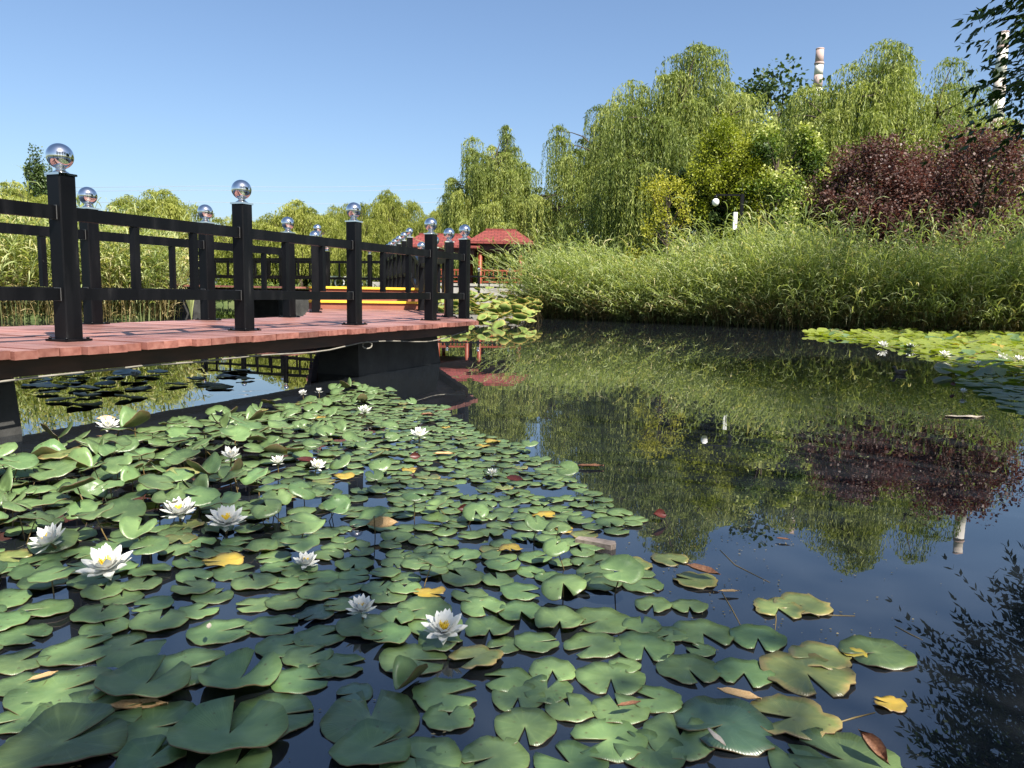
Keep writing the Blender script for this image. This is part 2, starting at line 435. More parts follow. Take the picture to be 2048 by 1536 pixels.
M_WATER = water_mat()
M_GROUND = noise_mat("grassy_ground", [(0.3, (0.035, 0.055, 0.015)), (0.55, (0.07, 0.10, 0.025)), (0.75, (0.11, 0.095, 0.05))], scale=0.6, rough=0.95, bump=0.5)
M_PLANK = plank_mat()
M_BLACK = black_paint()
M_CHROME = simple("polished_steel", (0.78, 0.77, 0.75), 0.055, 1.0)
M_STEEL = simple("dull_steel_plate", (0.30, 0.30, 0.30), 0.4, 0.8)
M_BEAM = noise_mat("brown_beam", [(0.3, (0.030, 0.014, 0.009)), (0.7, (0.075, 0.030, 0.018))], scale=3, rough=0.6, stretch=(1, 1, 6))
M_PIER = noise_mat("dark_concrete", [(0.3, (0.018, 0.018, 0.017)), (0.7, (0.05, 0.05, 0.047))], scale=4, rough=0.85, bump=0.6)
M_RISER = noise_mat("red_riser", [(0.3, (0.21, 0.07, 0.042)), (0.7, (0.28, 0.10, 0.06))], scale=3, rough=0.55)
M_YELLOW = noise_mat("yellow_nosing", [(0.3, (0.75, 0.47, 0.025)), (0.7, (0.85, 0.55, 0.05))], scale=5, rough=0.5)
M_HOSE = noise_mat("pale_hose", [(0.3, (0.16, 0.145, 0.12)), (0.7, (0.28, 0.26, 0.22))], scale=8, rough=0.6)
M_SHINGLE = shingle_mat()
M_REDWOOD = noise_mat("red_lacquer", [(0.3, (0.17, 0.03, 0.013)), (0.7, (0.25, 0.05, 0.02))], scale=5, rough=0.5)
M_DARKWOOD = noise_mat("dark_eaves", [(0.3, (0.03, 0.012, 0.01)), (0.7, (0.07, 0.025, 0.018))], scale=5, rough=0.7)
M_CONC = noise_mat("grey_terrace", [(0.3, (0.25, 0.24, 0.22)), (0.7, (0.36, 0.35, 0.32))], scale=2, rough=0.9)
M_WHITE = noise_mat("white_paint", [(0.3, (0.68, 0.68, 0.66)), (0.7, (0.80, 0.80, 0.78))], scale=3, rough=0.6)
M_PINKROOF = noise_mat("faded_red_roof", [(0.3, (0.42, 0.10, 0.10)), (0.7, (0.55, 0.17, 0.16))], scale=3, rough=0.7)
M_BARK = noise_mat("willow_bark", [(0.3, (0.030, 0.022, 0.015)), (0.7, (0.085, 0.065, 0.045))], scale=6, rough=0.95, bump=0.8, stretch=(1, 1, 0.3))
M_GLASSW = simple("frosted_globe", (0.85, 0.85, 0.83), 0.25)
M_DARKWIN = simple("dark_window", (0.05, 0.06, 0.07), 0.15)
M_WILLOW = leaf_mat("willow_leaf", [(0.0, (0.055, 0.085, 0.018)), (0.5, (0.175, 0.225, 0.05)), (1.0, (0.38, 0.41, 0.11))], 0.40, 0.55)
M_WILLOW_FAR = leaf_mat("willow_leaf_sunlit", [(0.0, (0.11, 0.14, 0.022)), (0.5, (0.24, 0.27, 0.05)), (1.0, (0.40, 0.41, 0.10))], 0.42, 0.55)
M_REED = leaf_mat("reed_leaf", [(0.0, (0.10, 0.15, 0.05)), (0.5, (0.24, 0.30, 0.115)), (0.92, (0.45, 0.48, 0.22)), (1.0, (0.55, 0.49, 0.27))], 0.42, 0.5)
M_REEDDRY = leaf_mat("dry_reed", [(0.0, (0.10, 0.085, 0.035)), (0.5, (0.23, 0.18, 0.075)), (1.0, (0.40, 0.32, 0.16))], 0.25, 0.6)
M_PURPLE = leaf_mat("purple_leaf", [(0.0, (0.034, 0.018, 0.016)), (0.5, (0.098, 0.052, 0.044)), (1.0, (0.22, 0.135, 0.105))], 0.25, 0.45, (1.4, 0.8, 0.7))
M_YGREEN = leaf_mat("yellow_green_leaf", [(0.0, (0.10, 0.14, 0.012)), (0.5, (0.22, 0.26, 0.018)), (1.0, (0.34, 0.36, 0.05))], 0.38, 0.5)
M_YELLOWLEAF = leaf_mat("golden_leaf", [(0.0, (0.20, 0.22, 0.025)), (0.5, (0.34, 0.34, 0.04)), (1.0, (0.52, 0.48, 0.08))], 0.38, 0.5)
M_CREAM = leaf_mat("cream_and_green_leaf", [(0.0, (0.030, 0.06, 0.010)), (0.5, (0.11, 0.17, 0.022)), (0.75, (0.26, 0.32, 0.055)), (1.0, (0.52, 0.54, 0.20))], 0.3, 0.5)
M_DGREEN = leaf_mat("dark_green_leaf", [(0.0, (0.018, 0.035, 0.010)), (0.5, (0.040, 0.070, 0.020)), (1.0, (0.085, 0.125, 0.035))], 0.28, 0.42)
M_NEARLEAF = leaf_mat("ash_leaf", [(0.0, (0.022, 0.045, 0.012)), (0.5, (0.042, 0.080, 0.020)), (1.0, (0.075, 0.125, 0.030))], 0.3, 0.4)
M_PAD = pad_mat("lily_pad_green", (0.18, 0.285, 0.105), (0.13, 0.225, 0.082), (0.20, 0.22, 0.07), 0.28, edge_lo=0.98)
M_PADSUN = pad_mat("lily_pad_sunlit", (0.34, 0.40, 0.06), (0.24, 0.33, 0.055), (0.34, 0.30, 0.07), 0.3, edge_lo=0.9)  # lit copy of the pad green, sunlight put into its yellow-green
M_PADY = pad_mat("lily_pad_yellowing", (0.23, 0.27, 0.085), (0.15, 0.21, 0.07), (0.42, 0.33, 0.11), 0.2, edge_lo=0.74)
M_PADGOLD = pad_mat("lily_pad_golden", (0.55, 0.40, 0.045), (0.42, 0.33, 0.06), (0.36, 0.20, 0.06), 0.2, edge_lo=0.85)
M_PADDARK = pad_mat("lily_pad_old", (0.075, 0.14, 0.075), (0.045, 0.095, 0.05), (0.11, 0.11, 0.04), 0.12, edge_lo=0.9)
M_PADUNDER = pad_mat("lily_pad_underside", (0.17, 0.17, 0.065), (0.14, 0.12, 0.05), (0.16, 0.08, 0.04), 0.3, rough=0.5, vein=False)
M_STEM = noise_mat("lily_stem", [(0.3, (0.12, 0.075, 0.03)), (0.7, (0.20, 0.15, 0.05))], scale=5, rough=0.5)
M_PETAL = leaf_mat("white_petal", [(0.0, (0.80, 0.80, 0.74)), (1.0, (0.86, 0.86, 0.84))], 0.3, 0.45, (1, 1, 0.95))
M_STAMEN = simple("yellow_stamen", (0.80, 0.56, 0.04), 0.5)
M_DEADLEAF = noise_mat("dead_leaf", [(0.3, (0.11, 0.045, 0.022)), (0.6, (0.22, 0.10, 0.05)), (0.8, (0.34, 0.20, 0.10))], scale=9, rough=0.7)
M_DRIFT = noise_mat("weathered_wood", [(0.3, (0.13, 0.10, 0.08)), (0.7, (0.30, 0.25, 0.21))], scale=30, rough=0.85, stretch=(1, 5, 1))
M_REDLEAF = noise_mat("red_lily_leaf", [(0.3, (0.04, 0.009, 0.008)), (0.7, (0.095, 0.020, 0.014))], scale=9, rough=0.45)
M_TANLEAF = noise_mat("tan_leaf", [(0.3, (0.40, 0.24, 0.09)), (0.7, (0.58, 0.40, 0.20))], scale=12, rough=0.6)
M_PALELEAF = noise_mat("pale_leaf", [(0.3, (0.48, 0.40, 0.30)), (0.7, (0.66, 0.58, 0.46))], scale=12, rough=0.6)
M_LOTUS = leaf_mat("lotus_leaf", [(0.0, (0.13, 0.20, 0.04)), (0.6, (0.24, 0.33, 0.08)), (0.9, (0.33, 0.38, 0.12)), (1.0, (0.5, 0.36, 0.1))], 0.3, 0.5)
M_CHIMNEY_R = noise_mat("faded_brick_red", [(0.3, (0.36, 0.26, 0.235)), (0.7, (0.44, 0.33, 0.30))], scale=0.2, rough=0.9)
M_CHIMNEY_W = noise_mat("weathered_white", [(0.3, (0.56, 0.52, 0.47)), (0.7, (0.70, 0.67, 0.62))], scale=0.2, rough=0.9)
M_CHIMNEY_P = noise_mat("weathered_concrete", [(0.3, (0.44, 0.38, 0.33)), (0.7, (0.56, 0.50, 0.44))], scale=0.2, rough=0.9)
M_WIRE = simple("power_cable", (0.35, 0.36, 0.38), 0.6)
M_FEATHER = noise_mat("brown_feather", [(0.3, (0.09, 0.07, 0.05)), (0.7, (0.20, 0.16, 0.12))], scale=20, rough=0.8)
M_GRASS = leaf_mat("grass_blade", [(0.0, (0.05, 0.085, 0.015)), (1.0, (0.15, 0.20, 0.04))], 0.3, 0.6)

# ------------------------------------------------------------------ ground and water
POND = [(-36, -2.6), (3.4, -2.6), (4.4, 0.5), (5.2, 4.5), (7.6, 9.4), (11.0, 13.6), (15.8, 17.7), (15.6, 20.7), (11.2, 22.6), (8.1, 23.7),
        (6.0, 25.4), (3.1, 27.6), (0.9, 29.8), (0.2, 33), (0.4, 38.6), (-9, 39.2), (-17, 40), (-15, 33), (-13.2, 28.4), (-10.6, 23.8),
        (-9.6, 21.4), (-11.3, 20.1), (-12.6, 19.0), (-21.5, 14.6), (-36, 9.7)]
def grow_poly(poly, d):
    n = len(poly); out = []
    for i in range(n):
        a, b, c = Vector(poly[i - 1]), Vector(poly[i]), Vector(poly[(i + 1) % n])
        n1 = Vector(((b - a).y, -(b - a).x)).normalized(); n2 = Vector(((c - b).y, -(c - b).x)).normalized()
        m = (n1 + n2); m.normalize()
        out.append(tuple(b + m * d))
    return out
def build_ground():
    inner = POND; lip = grow_poly(POND, 0.5); outer = grow_poly(POND, 1.6)
    S = 900
    sq = [(-S, -S), (S, -S), (S, S), (-S, S)]
    n = len(inner)
    V = [(x, y, -0.6) for x, y in inner] + [(x, y, 0.12) for x, y in lip] + [(x, y, 0.36) for x, y in outer] + [(x, y, 0.36) for x, y in sq]
    Fc = []
    for k in (0, n):
        for i in range(n):
            Fc.append((k + i, k + (i + 1) % n, k + n + (i + 1) % n, k + n + i))
    tri = tessellate_polygon([[Vector((x, y, 0)) for x, y in sq], [Vector((x, y, 0)) for x, y in reversed(outer)]])
    idx = [3 * n + i for i in range(4)] + [2 * n + i for i in reversed(range(n))]
    for t in tri: Fc.append(tuple(idx[i] for i in t))
    me = bpy.data.meshes.new("ground"); me.from_pydata(V, [], Fc)
    bm = bmesh.new(); bm.from_mesh(me); bmesh.ops.recalc_face_normals(bm, faces=bm.faces[:]); bm.to_mesh(me); bm.free()
    me.materials.append(M_GROUND)
    tag(put("ground", me), kind="structure")
build_ground()
wm = MB(); wm.add([(-36, -4, 0), (17, -4, 0), (17, 49, 0), (-36, 49, 0)], [(0, 1, 2, 3)])
tag(wm.build("pond_water", M_WATER), kind="structure")

# ------------------------------------------------------------------ footbridge
DECK_Z, DECK2_Z = 0.54, 0.97
U1 = Vector((0.38, 0.925)).normalized(); N1 = Vector((U1.y, -U1.x))      # segment 1, N1 towards the camera side
P0 = Vector((-3.03, 5.24))
def s1(s, n=0.0): return P0 + U1 * s + N1 * n
U2 = Vector((-0.235, 0.972)).normalized(); N2 = Vector((U2.y, -U2.x))
Q0 = Vector((-0.87, 11.15))                                              # right post line of segment 2
def s2(s, n=0.0): return Q0 + U2 * s + N2 * n
E_Q = Vector((-12.6, 26.4)); E_P = Vector((-5.4, 23.7))                   # segment 3 front line
U3 = (E_Q - E_P).normalized(); N3 = Vector((-U3.y, U3.x))                 # N3 towards the camera side
if N3.y > 0: N3 = -N3
def s3(s, n=0.0): return E_P + U3 * s + N3 * n

def isect(p, d, q, e):
    den = d.x * e.y - d.y * e.x
    t = ((q.x - p.x) * e.y - (q.y - p.y) * e.x) / den
    return p + d * t
def clip(poly, p, nrm):
    out = []
    for i in range(len(poly)):
        a, b = poly[i], poly[(i + 1) % len(poly)]
        da, db = (a - p).dot(nrm), (b - p).dot(nrm)
        if da >= 0: out.append(a)
        if (da >= 0) != (db >= 0): out.append(a + (b - a) * (da / (da - db)))
    return out
OV_F, OV_B = 0.52, 0.16
W1, W2, W3 = 1.83, 1.95, 1.9
TIP = isect(s1(0, OV_F), U1, s2(0, 0.14), U2)
INN = isect(s1(0, -W1 - OV_B), U1, s2(0, -W2 - 0.14), U2)
CUT_D = (INN - TIP).normalized(); CUT_N = Vector((CUT_D.y, -CUT_D.x))
if CUT_N.dot(U1) > 0: CUT_N = -CUT_N                                      # towards segment 1

def poly_plank(poly, z, parent, th=0.05):
    c = sum(poly, Vector((0, 0))) / len(poly)
    mb = MB(); mb.prism([(p.x - c.x, p.y - c.y) for p in poly], -th, 0)
    me = mb.mesh("plank", M_PLANK)
    return me, c
def planks(f, s_a, s_b, n_a, n_b, z, parent, clips=(), rng=None, pitch=0.150, yaw=0.0):
    """each plank is an object; uncut planks share mesh data in a few lengths"""
    s = s_a
    cache = {}
    d = (f(1) - f(0)); ang = math.atan2(d.y, d.x) - math.pi / 2
    while s < s_b:
        w = pitch * 0.945
        e1 = rng.choice([0.0, 0.018, -0.018, 0.03, 0.006]); e2 = rng.choice([0.0, 0.012, -0.01])
        poly = [f(s, n_a + e1), f(s, n_b - e2), f(s + w, n_b - e2), f(s + w, n_a + e1)]
        if (poly[1] - poly[0]).cross(poly[2] - poly[1]) < 0: poly.reverse()
        cut = poly
        for p, nr in clips:
            cut = clip(cut, p, nr)
            if len(cut) < 3: break
        if len(cut) >= 3:
            same = len(cut) == 4 and all((a - b).length < 1e-6 for a, b in zip(cut, poly))
            dz = rng.uniform(-0.003, 0.003)
            if same:
                key = (e1, e2)
                if key not in cache:
                    mb = MB()
                    mb.prism([(-w / 2, -(n_a + e1)), (w / 2, -(n_a + e1)), (w / 2, -(n_b - e2)), (-w / 2, -(n_b - e2))][::1], -0.05, 0)
                    # local frame: x along the walk, y towards the far side
                    mb.v = [(x, y, zz) for x, y, zz in mb.v]
                    cache[key] = mb.mesh("plank", M_PLANK)
                c = f(s + w / 2, 0)
                o = put("plank", cache[key], parent, (c.x, c.y, z + dz), (0, 0, math.atan2(d.y, d.x)))
            else:
                me, c = poly_plank(cut, z, parent)
                o = put("plank", me, parent, (c.x, c.y, z + dz))
        s += pitch

rng0 = random.Random(4)
bridge = empty("footbridge")
tag(bridge, "red plank footbridge turning over the pond, with dark piers and two yellow edged steps", "footbridge")
planks(s1, -2.7, 8.0, OV_F, -W1 - OV_B, DECK_Z, bridge, [(TIP, CUT_N)], rng0)
STEP_S = 4.28
planks(s2, -3.0, STEP_S + 0.02, 0.14, -W2 - 0.14, DECK_Z, bridge, [(TIP, -CUT_N)], rng0)
planks(s2, STEP_S + 0.42, 13.6, 0.14, -W2 - 0.14, DECK2_Z, bridge, [], rng0, 0.152)
# segment 3 deck
planks(s3, 0.1, 8.6, 0.25, -W3 - 0.3, DECK2_Z + 0.004, bridge, [], rng0, 0.152)
# steps
def step(s, z0, z1, depth):
    a, b = s2(s, 0.16), s2(s, -W2 - 0.16)
    c = (a + b) / 2; ax = (Vector((N2.x, N2.y, 0)), Vector((U2.x, U2.y, 0)), Vector((0, 0, 1)))
    mb = MB(); mb.box((c.x + U2.x * depth / 2, c.y + U2.y * depth / 2, (z0 + z1) / 2), ((a - b).length, depth, z1 - z0), 0, ax)
    r = mb.build("step", M_RISER, bridge)
    mb = MB(); cc = c - U2 * 0.012
    mb.box((cc.x, cc.y, z1 - 0.018), ((a - b).length + 0.01, 0.05, 0.045), 0, ax)
    mb.build("nosing", M_YELLOW, r)
step(STEP_S, DECK_Z - 0.02, 0.705, 0.36)
step(STEP_S + 0.36, DECK_Z - 0.02, DECK2_Z + 0.003, 0.09)
# beams under the edges
def beam(a, b, z, h, w=0.08, name="edge_beam"):
    mb = MB(); mb.bar((a.x, a.y, z), (b.x, b.y, z), w, h); return mb.build(name, M_BEAM, bridge)
bz = DECK_Z - 0.052 - 0.055
tip_b = isect(s1(0, OV_F - 0.14), U1, TIP, CUT_D); inn_b = isect(s1(0, -W1 - OV_B + 0.14), U1, TIP, CUT_D)
beam(s1(-2.6, OV_F - 0.14), tip_b - U1 * 0.1, bz, 0.11)
beam(s1(-2.6, -W1 - OV_B + 0.14), inn_b, DECK_Z - 0.052 - 0.025, 0.05)
beam(s1(-2.6, -0.6), s1(5.0, -0.6), DECK_Z - 0.052 - 0.03, 0.06)
t2 = isect(s2(0, 0.03), U2, TIP, CUT_D)
beam(t2 + U2 * 0.16, s2(STEP_S, 0.03), bz, 0.11)
beam(inn_b + U2 * 0.1, s2(STEP_S, -W2 - 0.03), bz, 0.11)
bz2 = DECK2_Z - 0.052 - 0.11
beam(s2(STEP_S + 0.47, 0.03), s2(13.5, 0.03), bz2, 0.22)
beam(s2(STEP_S + 0.47, -W2 - 0.03), s2(11.6, -W2 - 0.03), bz2, 0.22)
beam(s3(0.3, 0.12), s3(8.5, 0.12), bz2, 0.2)
beam(s3(-1.8, -W3 - 0.16), s3(8.5, -W3 - 0.16), bz2, 0.2)
# piers
def pier(pts_bottom, pts_top, z_top):
    n = len(pts_bottom)
    vs = [(p[0], p[1], -0.7) for p in pts_bottom] + [(p[0], p[1], z_top) for p in pts_top]
    mb = MB(); mb.add(vs, [tuple(range(n - 1, -1, -1)), tuple(range(n, 2 * n))] + [(i, (i + 1) % n, n + (i + 1) % n, n + i) for i in range(n)])
    return mb.build("pier", M_PIER, bridge)
def pier_on(f, sa, sb, na, nb, z, flare=0.05):
    bt = [f(sa - flare, na + flare), f(sb + flare, na + flare), f(sb + flare, nb - flare), f(sa - flare, nb - flare)]
    tp = [f(sa, na), f(sb, na), f(sb, nb), f(sa, nb)]
    if (bt[1] - bt[0]).cross(bt[2] - bt[1]) < 0: bt.reverse(); tp.reverse()
    pier([tuple(p) for p in bt], [tuple(p) for p in tp], z)
pier_on(s1, 3.3, 5.1, 0.12, -0.35, bz - 0.06, 0.10)
pier_on(s1, -2.2, -0.54, 0.20, -0.35, bz - 0.06, 0.06)
pier_on(s2, 3.3, 4.6, 0.0, -W2, 0.18, 0.05)
pier_on(s2, 9.0, 10.2, 0.0, -W2, 0.62, 0.05)
pier_on(s3, 2.2, 3.6, 0.02, -W3, 0.62, 0.06)
pier_on(s3, 6.6, 7.8, 0.02, -W3, 0.62, 0.06)
# pale hose slung under the front beam
hp = []
for i in range(29):
    t = i / 28.0; s = -2.2 + 7.5 * t
    sag = 0.055 * abs(math.sin(t * math.pi * 3.0)) + 0.02 * math.sin(t * 23)
    p = s1(s, OV_F - 0.085)
    hp.append((p.x, p.y, bz - 0.035 - sag))
mb = MB(); mb.tube(hp, 0.007, 6); hose = mb.build("hose", M_HOSE)
tag(hose, "pale hose slung along the dark beam under the footbridge edge", "hose")
p = s1(3.0, OV_F - 0.085)
mb = MB(); mb.tube([(p.x + 0.045 * math.cos(a), p.y + 0.02 * math.cos(a), bz - 0.075 + 0.035 * math.sin(a)) for a in np.linspace(0, 2 * math.pi, 12)], 0.008, 6)
mb.build("hose_knot", M_HOSE, hose)

# ------------------------------------------------------------------ railings
POST_H, POST_W = 1.10, 0.125
mb = MB(); mb.box((0, 0, POST_H / 2), (POST_W, POST_W, POST_H), 0, None, 0.008); ME_POST = mb.mesh("post", M_BLACK)
mb = MB(); mb.box((0, 0, 0.007), (0.20, 0.20, 0.014)); 
for a in (-1, 1):
    for b in (-1, 1): mb.lathe([(0.011, 0.014), (0.011, 0.024), (0.004, 0.028)], 6, 0, (0.08 * a, 0.08 * b, 0))
ME_PLATE = mb.mesh("base_plate", M_BLACK)
mb = MB(); mb.box((0, 0, POST_H + 0.006), (POST_W + 0.012, POST_W + 0.012, 0.014)); 
mb.lathe([(0.055, 0.013), (0.052, 0.020), (0.036, 0.030), (0.028, 0.040), (0.030, 0.046), (0.036, 0.050)], 20, 0, (0, 0, POST_H)); ME_CAP = mb.mesh("finial_cap", M_CHROME)
mb = MB(); RB = 0.084
mb.lathe([(max(RB * math.sin(a), 0.002), POST_H + 0.042 + RB - RB * math.cos(a)) for a in np.linspace(0.05, math.pi - 0.01, 22)], 32); ME_BALL = mb.mesh("ball_finial", M_CHROME)

def railing(label, pts, zs, group=None, skip=(), seams=False):
    r = empty("railing", (pts[0].x, pts[0].y, zs[0]))
    tag(r, label, "railing", group)
    o = Vector((pts[0].x, pts[0].y, zs[0]))
    for i, (p, z) in enumerate(zip(pts, zs)):
        q = pts[min(i + 1, len(pts) - 1)] - pts[max(i - 1, 0)] if 0 < i < len(pts) - 1 else (pts[1] - pts[0] if i == 0 else pts[-1] - pts[-2])
        rz = math.atan2(q.y, q.x)
        po = put("post", ME_POST, r, (p.x - o.x, p.y - o.y, z - o.z), (0, 0, rz))
        put("base_plate", ME_PLATE, po); put("finial_cap", ME_CAP, po); put("ball_finial", ME_BALL, po)
    for i in range(len(pts) - 1):
        if i in skip: continue
        a = Vector((pts[i].x - o.x, pts[i].y - o.y, zs[i] - o.z)); b = Vector((pts[i + 1].x - o.x, pts[i + 1].y - o.y, zs[i + 1] - o.z))
        d = (b - a); L = d.length; d.normalize()
        a2 = a + d * (POST_W / 2 + 0.002); b2 = b - d * (POST_W / 2 + 0.002)
        for nm, h, th in (("top_rail", 0.855, 0.088), ("bottom_rail", 0.315, 0.082)):
            m_ = MB(); m_.bar(a2 + Vector((0, 0, h)), b2 + Vector((0, 0, h)), 0.058, th); ro = m_.build(nm, M_BLACK, r)
            if seams:
                for e_ in (a2 + d * 0.003, b2 - d * 0.003):
                    q_ = MB(); q_.bar(e_ - d * 0.0025 + Vector((0, 0, h)), e_ + d * 0.0025 + Vector((0, 0, h)), 0.063, th + 0.005); q_.build("weld_seam", M_STEEL, ro)
        k = 2 if L > 1.3 else (1 if L > 0.75 else 0)
        for j in range(k):
            c = a + (b - a) * ((j + 1) / (k + 1))
            m_ = MB(); m_.box((c.x, c.y, c.z + (0.356 + 0.811) / 2), (0.05, 0.05, 0.811 - 0.356 - 0.004), 0, (Vector((d.x, d.y, 0)).normalized(), Vector((-d.y, d.x, 0)).normalized(), Vector((0, 0, 1))))
            m_.build("baluster", M_BLACK, r)
    return r
railing("nearest black railing with chrome balls along the front edge of the red deck",
        [s1(-1.71), s1(0), s1(1.71), s1(3.42), s1(5.15), s1(6.14)], [DECK_Z] * 6, seams=True)
railing("black railing along the back edge of the near red deck",
        [s1(-1.5, -W1), s1(0.2, -W1), s1(1.68, -W1), s1(3.18, -W1), s1(4.62, -W1), ], [DECK_Z] * 5, seams=True)
railing("black railing climbing beside the yellow steps, on their right",
        [s2(0.42), s2(2.05), s2(3.85), s2(6.05), s2(7.3), s2(8.55), s2(9.8), s2(11.05), s2(12.3), s2(13.5)], [DECK_Z] * 3 + [DECK2_Z] * 7)
railing("black railing climbing beside the yellow steps, on their left",
        [s2(1.9, -W2), s2(3.75, -W2), s2(6.0, -W2), s2(7.3, -W2), s2(8.6, -W2), s2(9.9, -W2), s2(11.3, -W2)], [DECK_Z] * 2 + [DECK2_Z] * 5)
railing("far black railing on the front of the raised walkway, before the left reeds",
        [s3(s_) for s_ in (0.35, 1.95, 3.6, 5.25, 6.9, 8.3)], [DECK2_Z] * 6)
railing("farthest black railing on the back of the raised walkway",
        [s3(s_, -W3) for s_ in (-1.6, 0.0, 1.75, 3.5, 5.2, 6.9, 8.3)], [DECK2_Z] * 7)

# ------------------------------------------------------------------ pavilion and far buildings
PV_Y = 44.0
def pavilion():
    t = empty("pavilion", (-2.35, PV_Y, 0.44)); t.scale = (0.84, 0.84, 0.84)
    tag(t, "red roofed lakeside gallery pavilion with red columns, beyond the footbridge", "pavilion")
    o = Vector((-2.0, PV_Y, 0.36))
    def L(x, y, z): return (x - o.x, y - o.y, z - o.z)
    mb = MB(); mb.box(L(-2.5, PV_Y + 0.3, 0.9), (12.0, 6.4, 1.1)); mb.build("terrace", M_CONC, t)
    def roof(x0, x1, ze, zr, hip, dep=2.6, ov=0.5):
        yf, yb = PV_Y - dep, PV_Y + dep; th = 0.16
        mb = MB()
        A = [L(x0 - ov, yf, ze), L(x1 + ov, yf, ze), L(x1 + ov, yb, ze), L(x0 - ov, yb, ze)]
        R = [L(x0 - ov + hip, PV_Y, zr), L(x1 + ov - hip, PV_Y, zr)]
        B = [(p[0], p[1], p[2] - th) for p in A]
        mb.add(A + R + B, [(0, 1, 5, 4), (1, 2, 5), (2, 3, 4, 5), (3, 0, 4), (0, 6, 7, 1), (1, 7, 8, 2), (2, 8, 9, 3), (3, 9, 6, 0), (9, 8, 7, 6)])
        r = mb.build("roof", M_SHINGLE, t)
        mb = MB(); mb.bar(R[0], R[1], 0.22, 0.2); mb.build("ridge_cap", M_SHINGLE, r)
        mb = MB(); mb.box(L((x0 + x1) / 2, PV_Y, ze - th - 0.2), (x1 - x0 + 0.2, 2 * dep - 0.7, 0.36)); mb.build("eave_beam", M_DARKWOOD, t)
    roof(-6.0, -1.9, 3.86, 4.68, 0.9)
    roof(-1.5, 1.3, 4.16, 5.05, 1.05, 2.7, 0.7)
    for x in (-5.9, -4.1, -2.2, -1.4, 1.2):
        for y in (PV_Y - 2.1, PV_Y + 2.1):
            mb = MB(); mb.lathe([(0.15, 1.4), (0.13, 1.5), (0.13, 3.6)], 12, 0, L(x, y, 0)); mb.build("column", M_REDWOOD, t)
    # balustrade bench along the front
    for (x0, x1) in ((-5.9, -4.1), (-4.1, -2.2), (-1.4, 1.2)):
        y = PV_Y - 2.1
        for nm, z, h in (("handrail", 2.32, 0.1), ("bench_rail", 1.86, 0.08), ("lower_rail", 1.58, 0.08)):
            mb = MB(); mb.bar(L(x0 + 0.13, y, z), L(x1 - 0.13, y, z), 0.1, h); mb.build(nm, M_REDWOOD, t)
        k = 9
        for j in range(1, k):
            x = x0 + (x1 - x0) * j / k
            mb = MB(); mb.box(L(x, y, 2.08), (0.06, 0.06, 0.38)); mb.build("baluster", M_REDWOOD, t)
pavilion()
railing("small distant black railing with chrome balls in front of the red pavilion",
        [Vector((x, PV_Y - 4.1)) for x in (-6.6, -5.0, -3.4, -1.8, -0.2, 1.4)], [0.85] * 6)
mb = MB(); mb.box((-2.6, PV_Y - 3.9, 0.55), (10.0, 1.5, 0.6)); tag(mb.build("quay", M_CONC), "grey concrete quay edge below the distant pavilion railing", "quay")

def far_house():
    o = Vector((-13.6, 88, 0.36)); t = empty("house", tuple(o))
    tag(t, "small white house with a faded red roof seen far through the railings", "house")
    mb = MB(); mb.box((0, 0, 1.35), (7.5, 5, 2.7)); mb.build("wall", M_WHITE, t)
    mb = MB()
    mb.add([(-4.2, -3, 2.7), (4.2, -3, 2.7), (4.2, 3, 2.7), (-4.2, 3, 2.7), (-4.2, 0, 4.3), (4.2, 0, 4.3)], [(0, 1, 5, 4), (2, 3, 4, 5), (1, 2, 5), (3, 0, 4), (3, 2, 1, 0)])
    mb.build("roof", M_PINKROOF, t)
    for x in (-2.4, -0.4, 1.6):
        mb = MB(); mb.box((x, -2.51, 1.6), (1.0, 0.06, 1.2)); w = mb.build("window", M_DARKWIN, t)
        mb = MB(); mb.box((x, -2.55, 1.6), (0.06, 0.05, 1.2)); mb.box((x, -2.552, 0.98), (1.1, 0.06, 0.07)); mb.build("window_frame", M_WHITE, w)
far_house()
def ring_fence():
    t = empty("balustrade", (-10.2, 62, 0.36))
    tag(t, "low white balustrade with round ring panels, glimpsed above the yellow steps", "balustrade")
    mb = MB(); mb.bar((-4.5, 0, 1.55), (4.5, 0, 1.55), 0.18, 0.14); mb.build("handrail", M_WHITE, t)
    mb = MB(); mb.bar((-4.5, 0, 0.62), (4.5, 0, 0.62), 0.18, 0.12); mb.build("lower_rail", M_WHITE, t)
    for i in range(7):
        mb = MB(); mb.box((-4.5 + 1.5 * i, 0, 0.8), (0.16, 0.16, 1.6)); mb.build("post", M_WHITE, t)
        if i < 6:
            mb = MB(); mb.tube([(-3.75 + 1.5 * i + 0.36 * math.cos(a), 0, 1.08 + 0.36 * math.sin(a)) for a in np.linspace(0, 2 * math.pi, 17)], 0.06, 6); mb.build("ring", M_WHITE, t)
ring_fence()

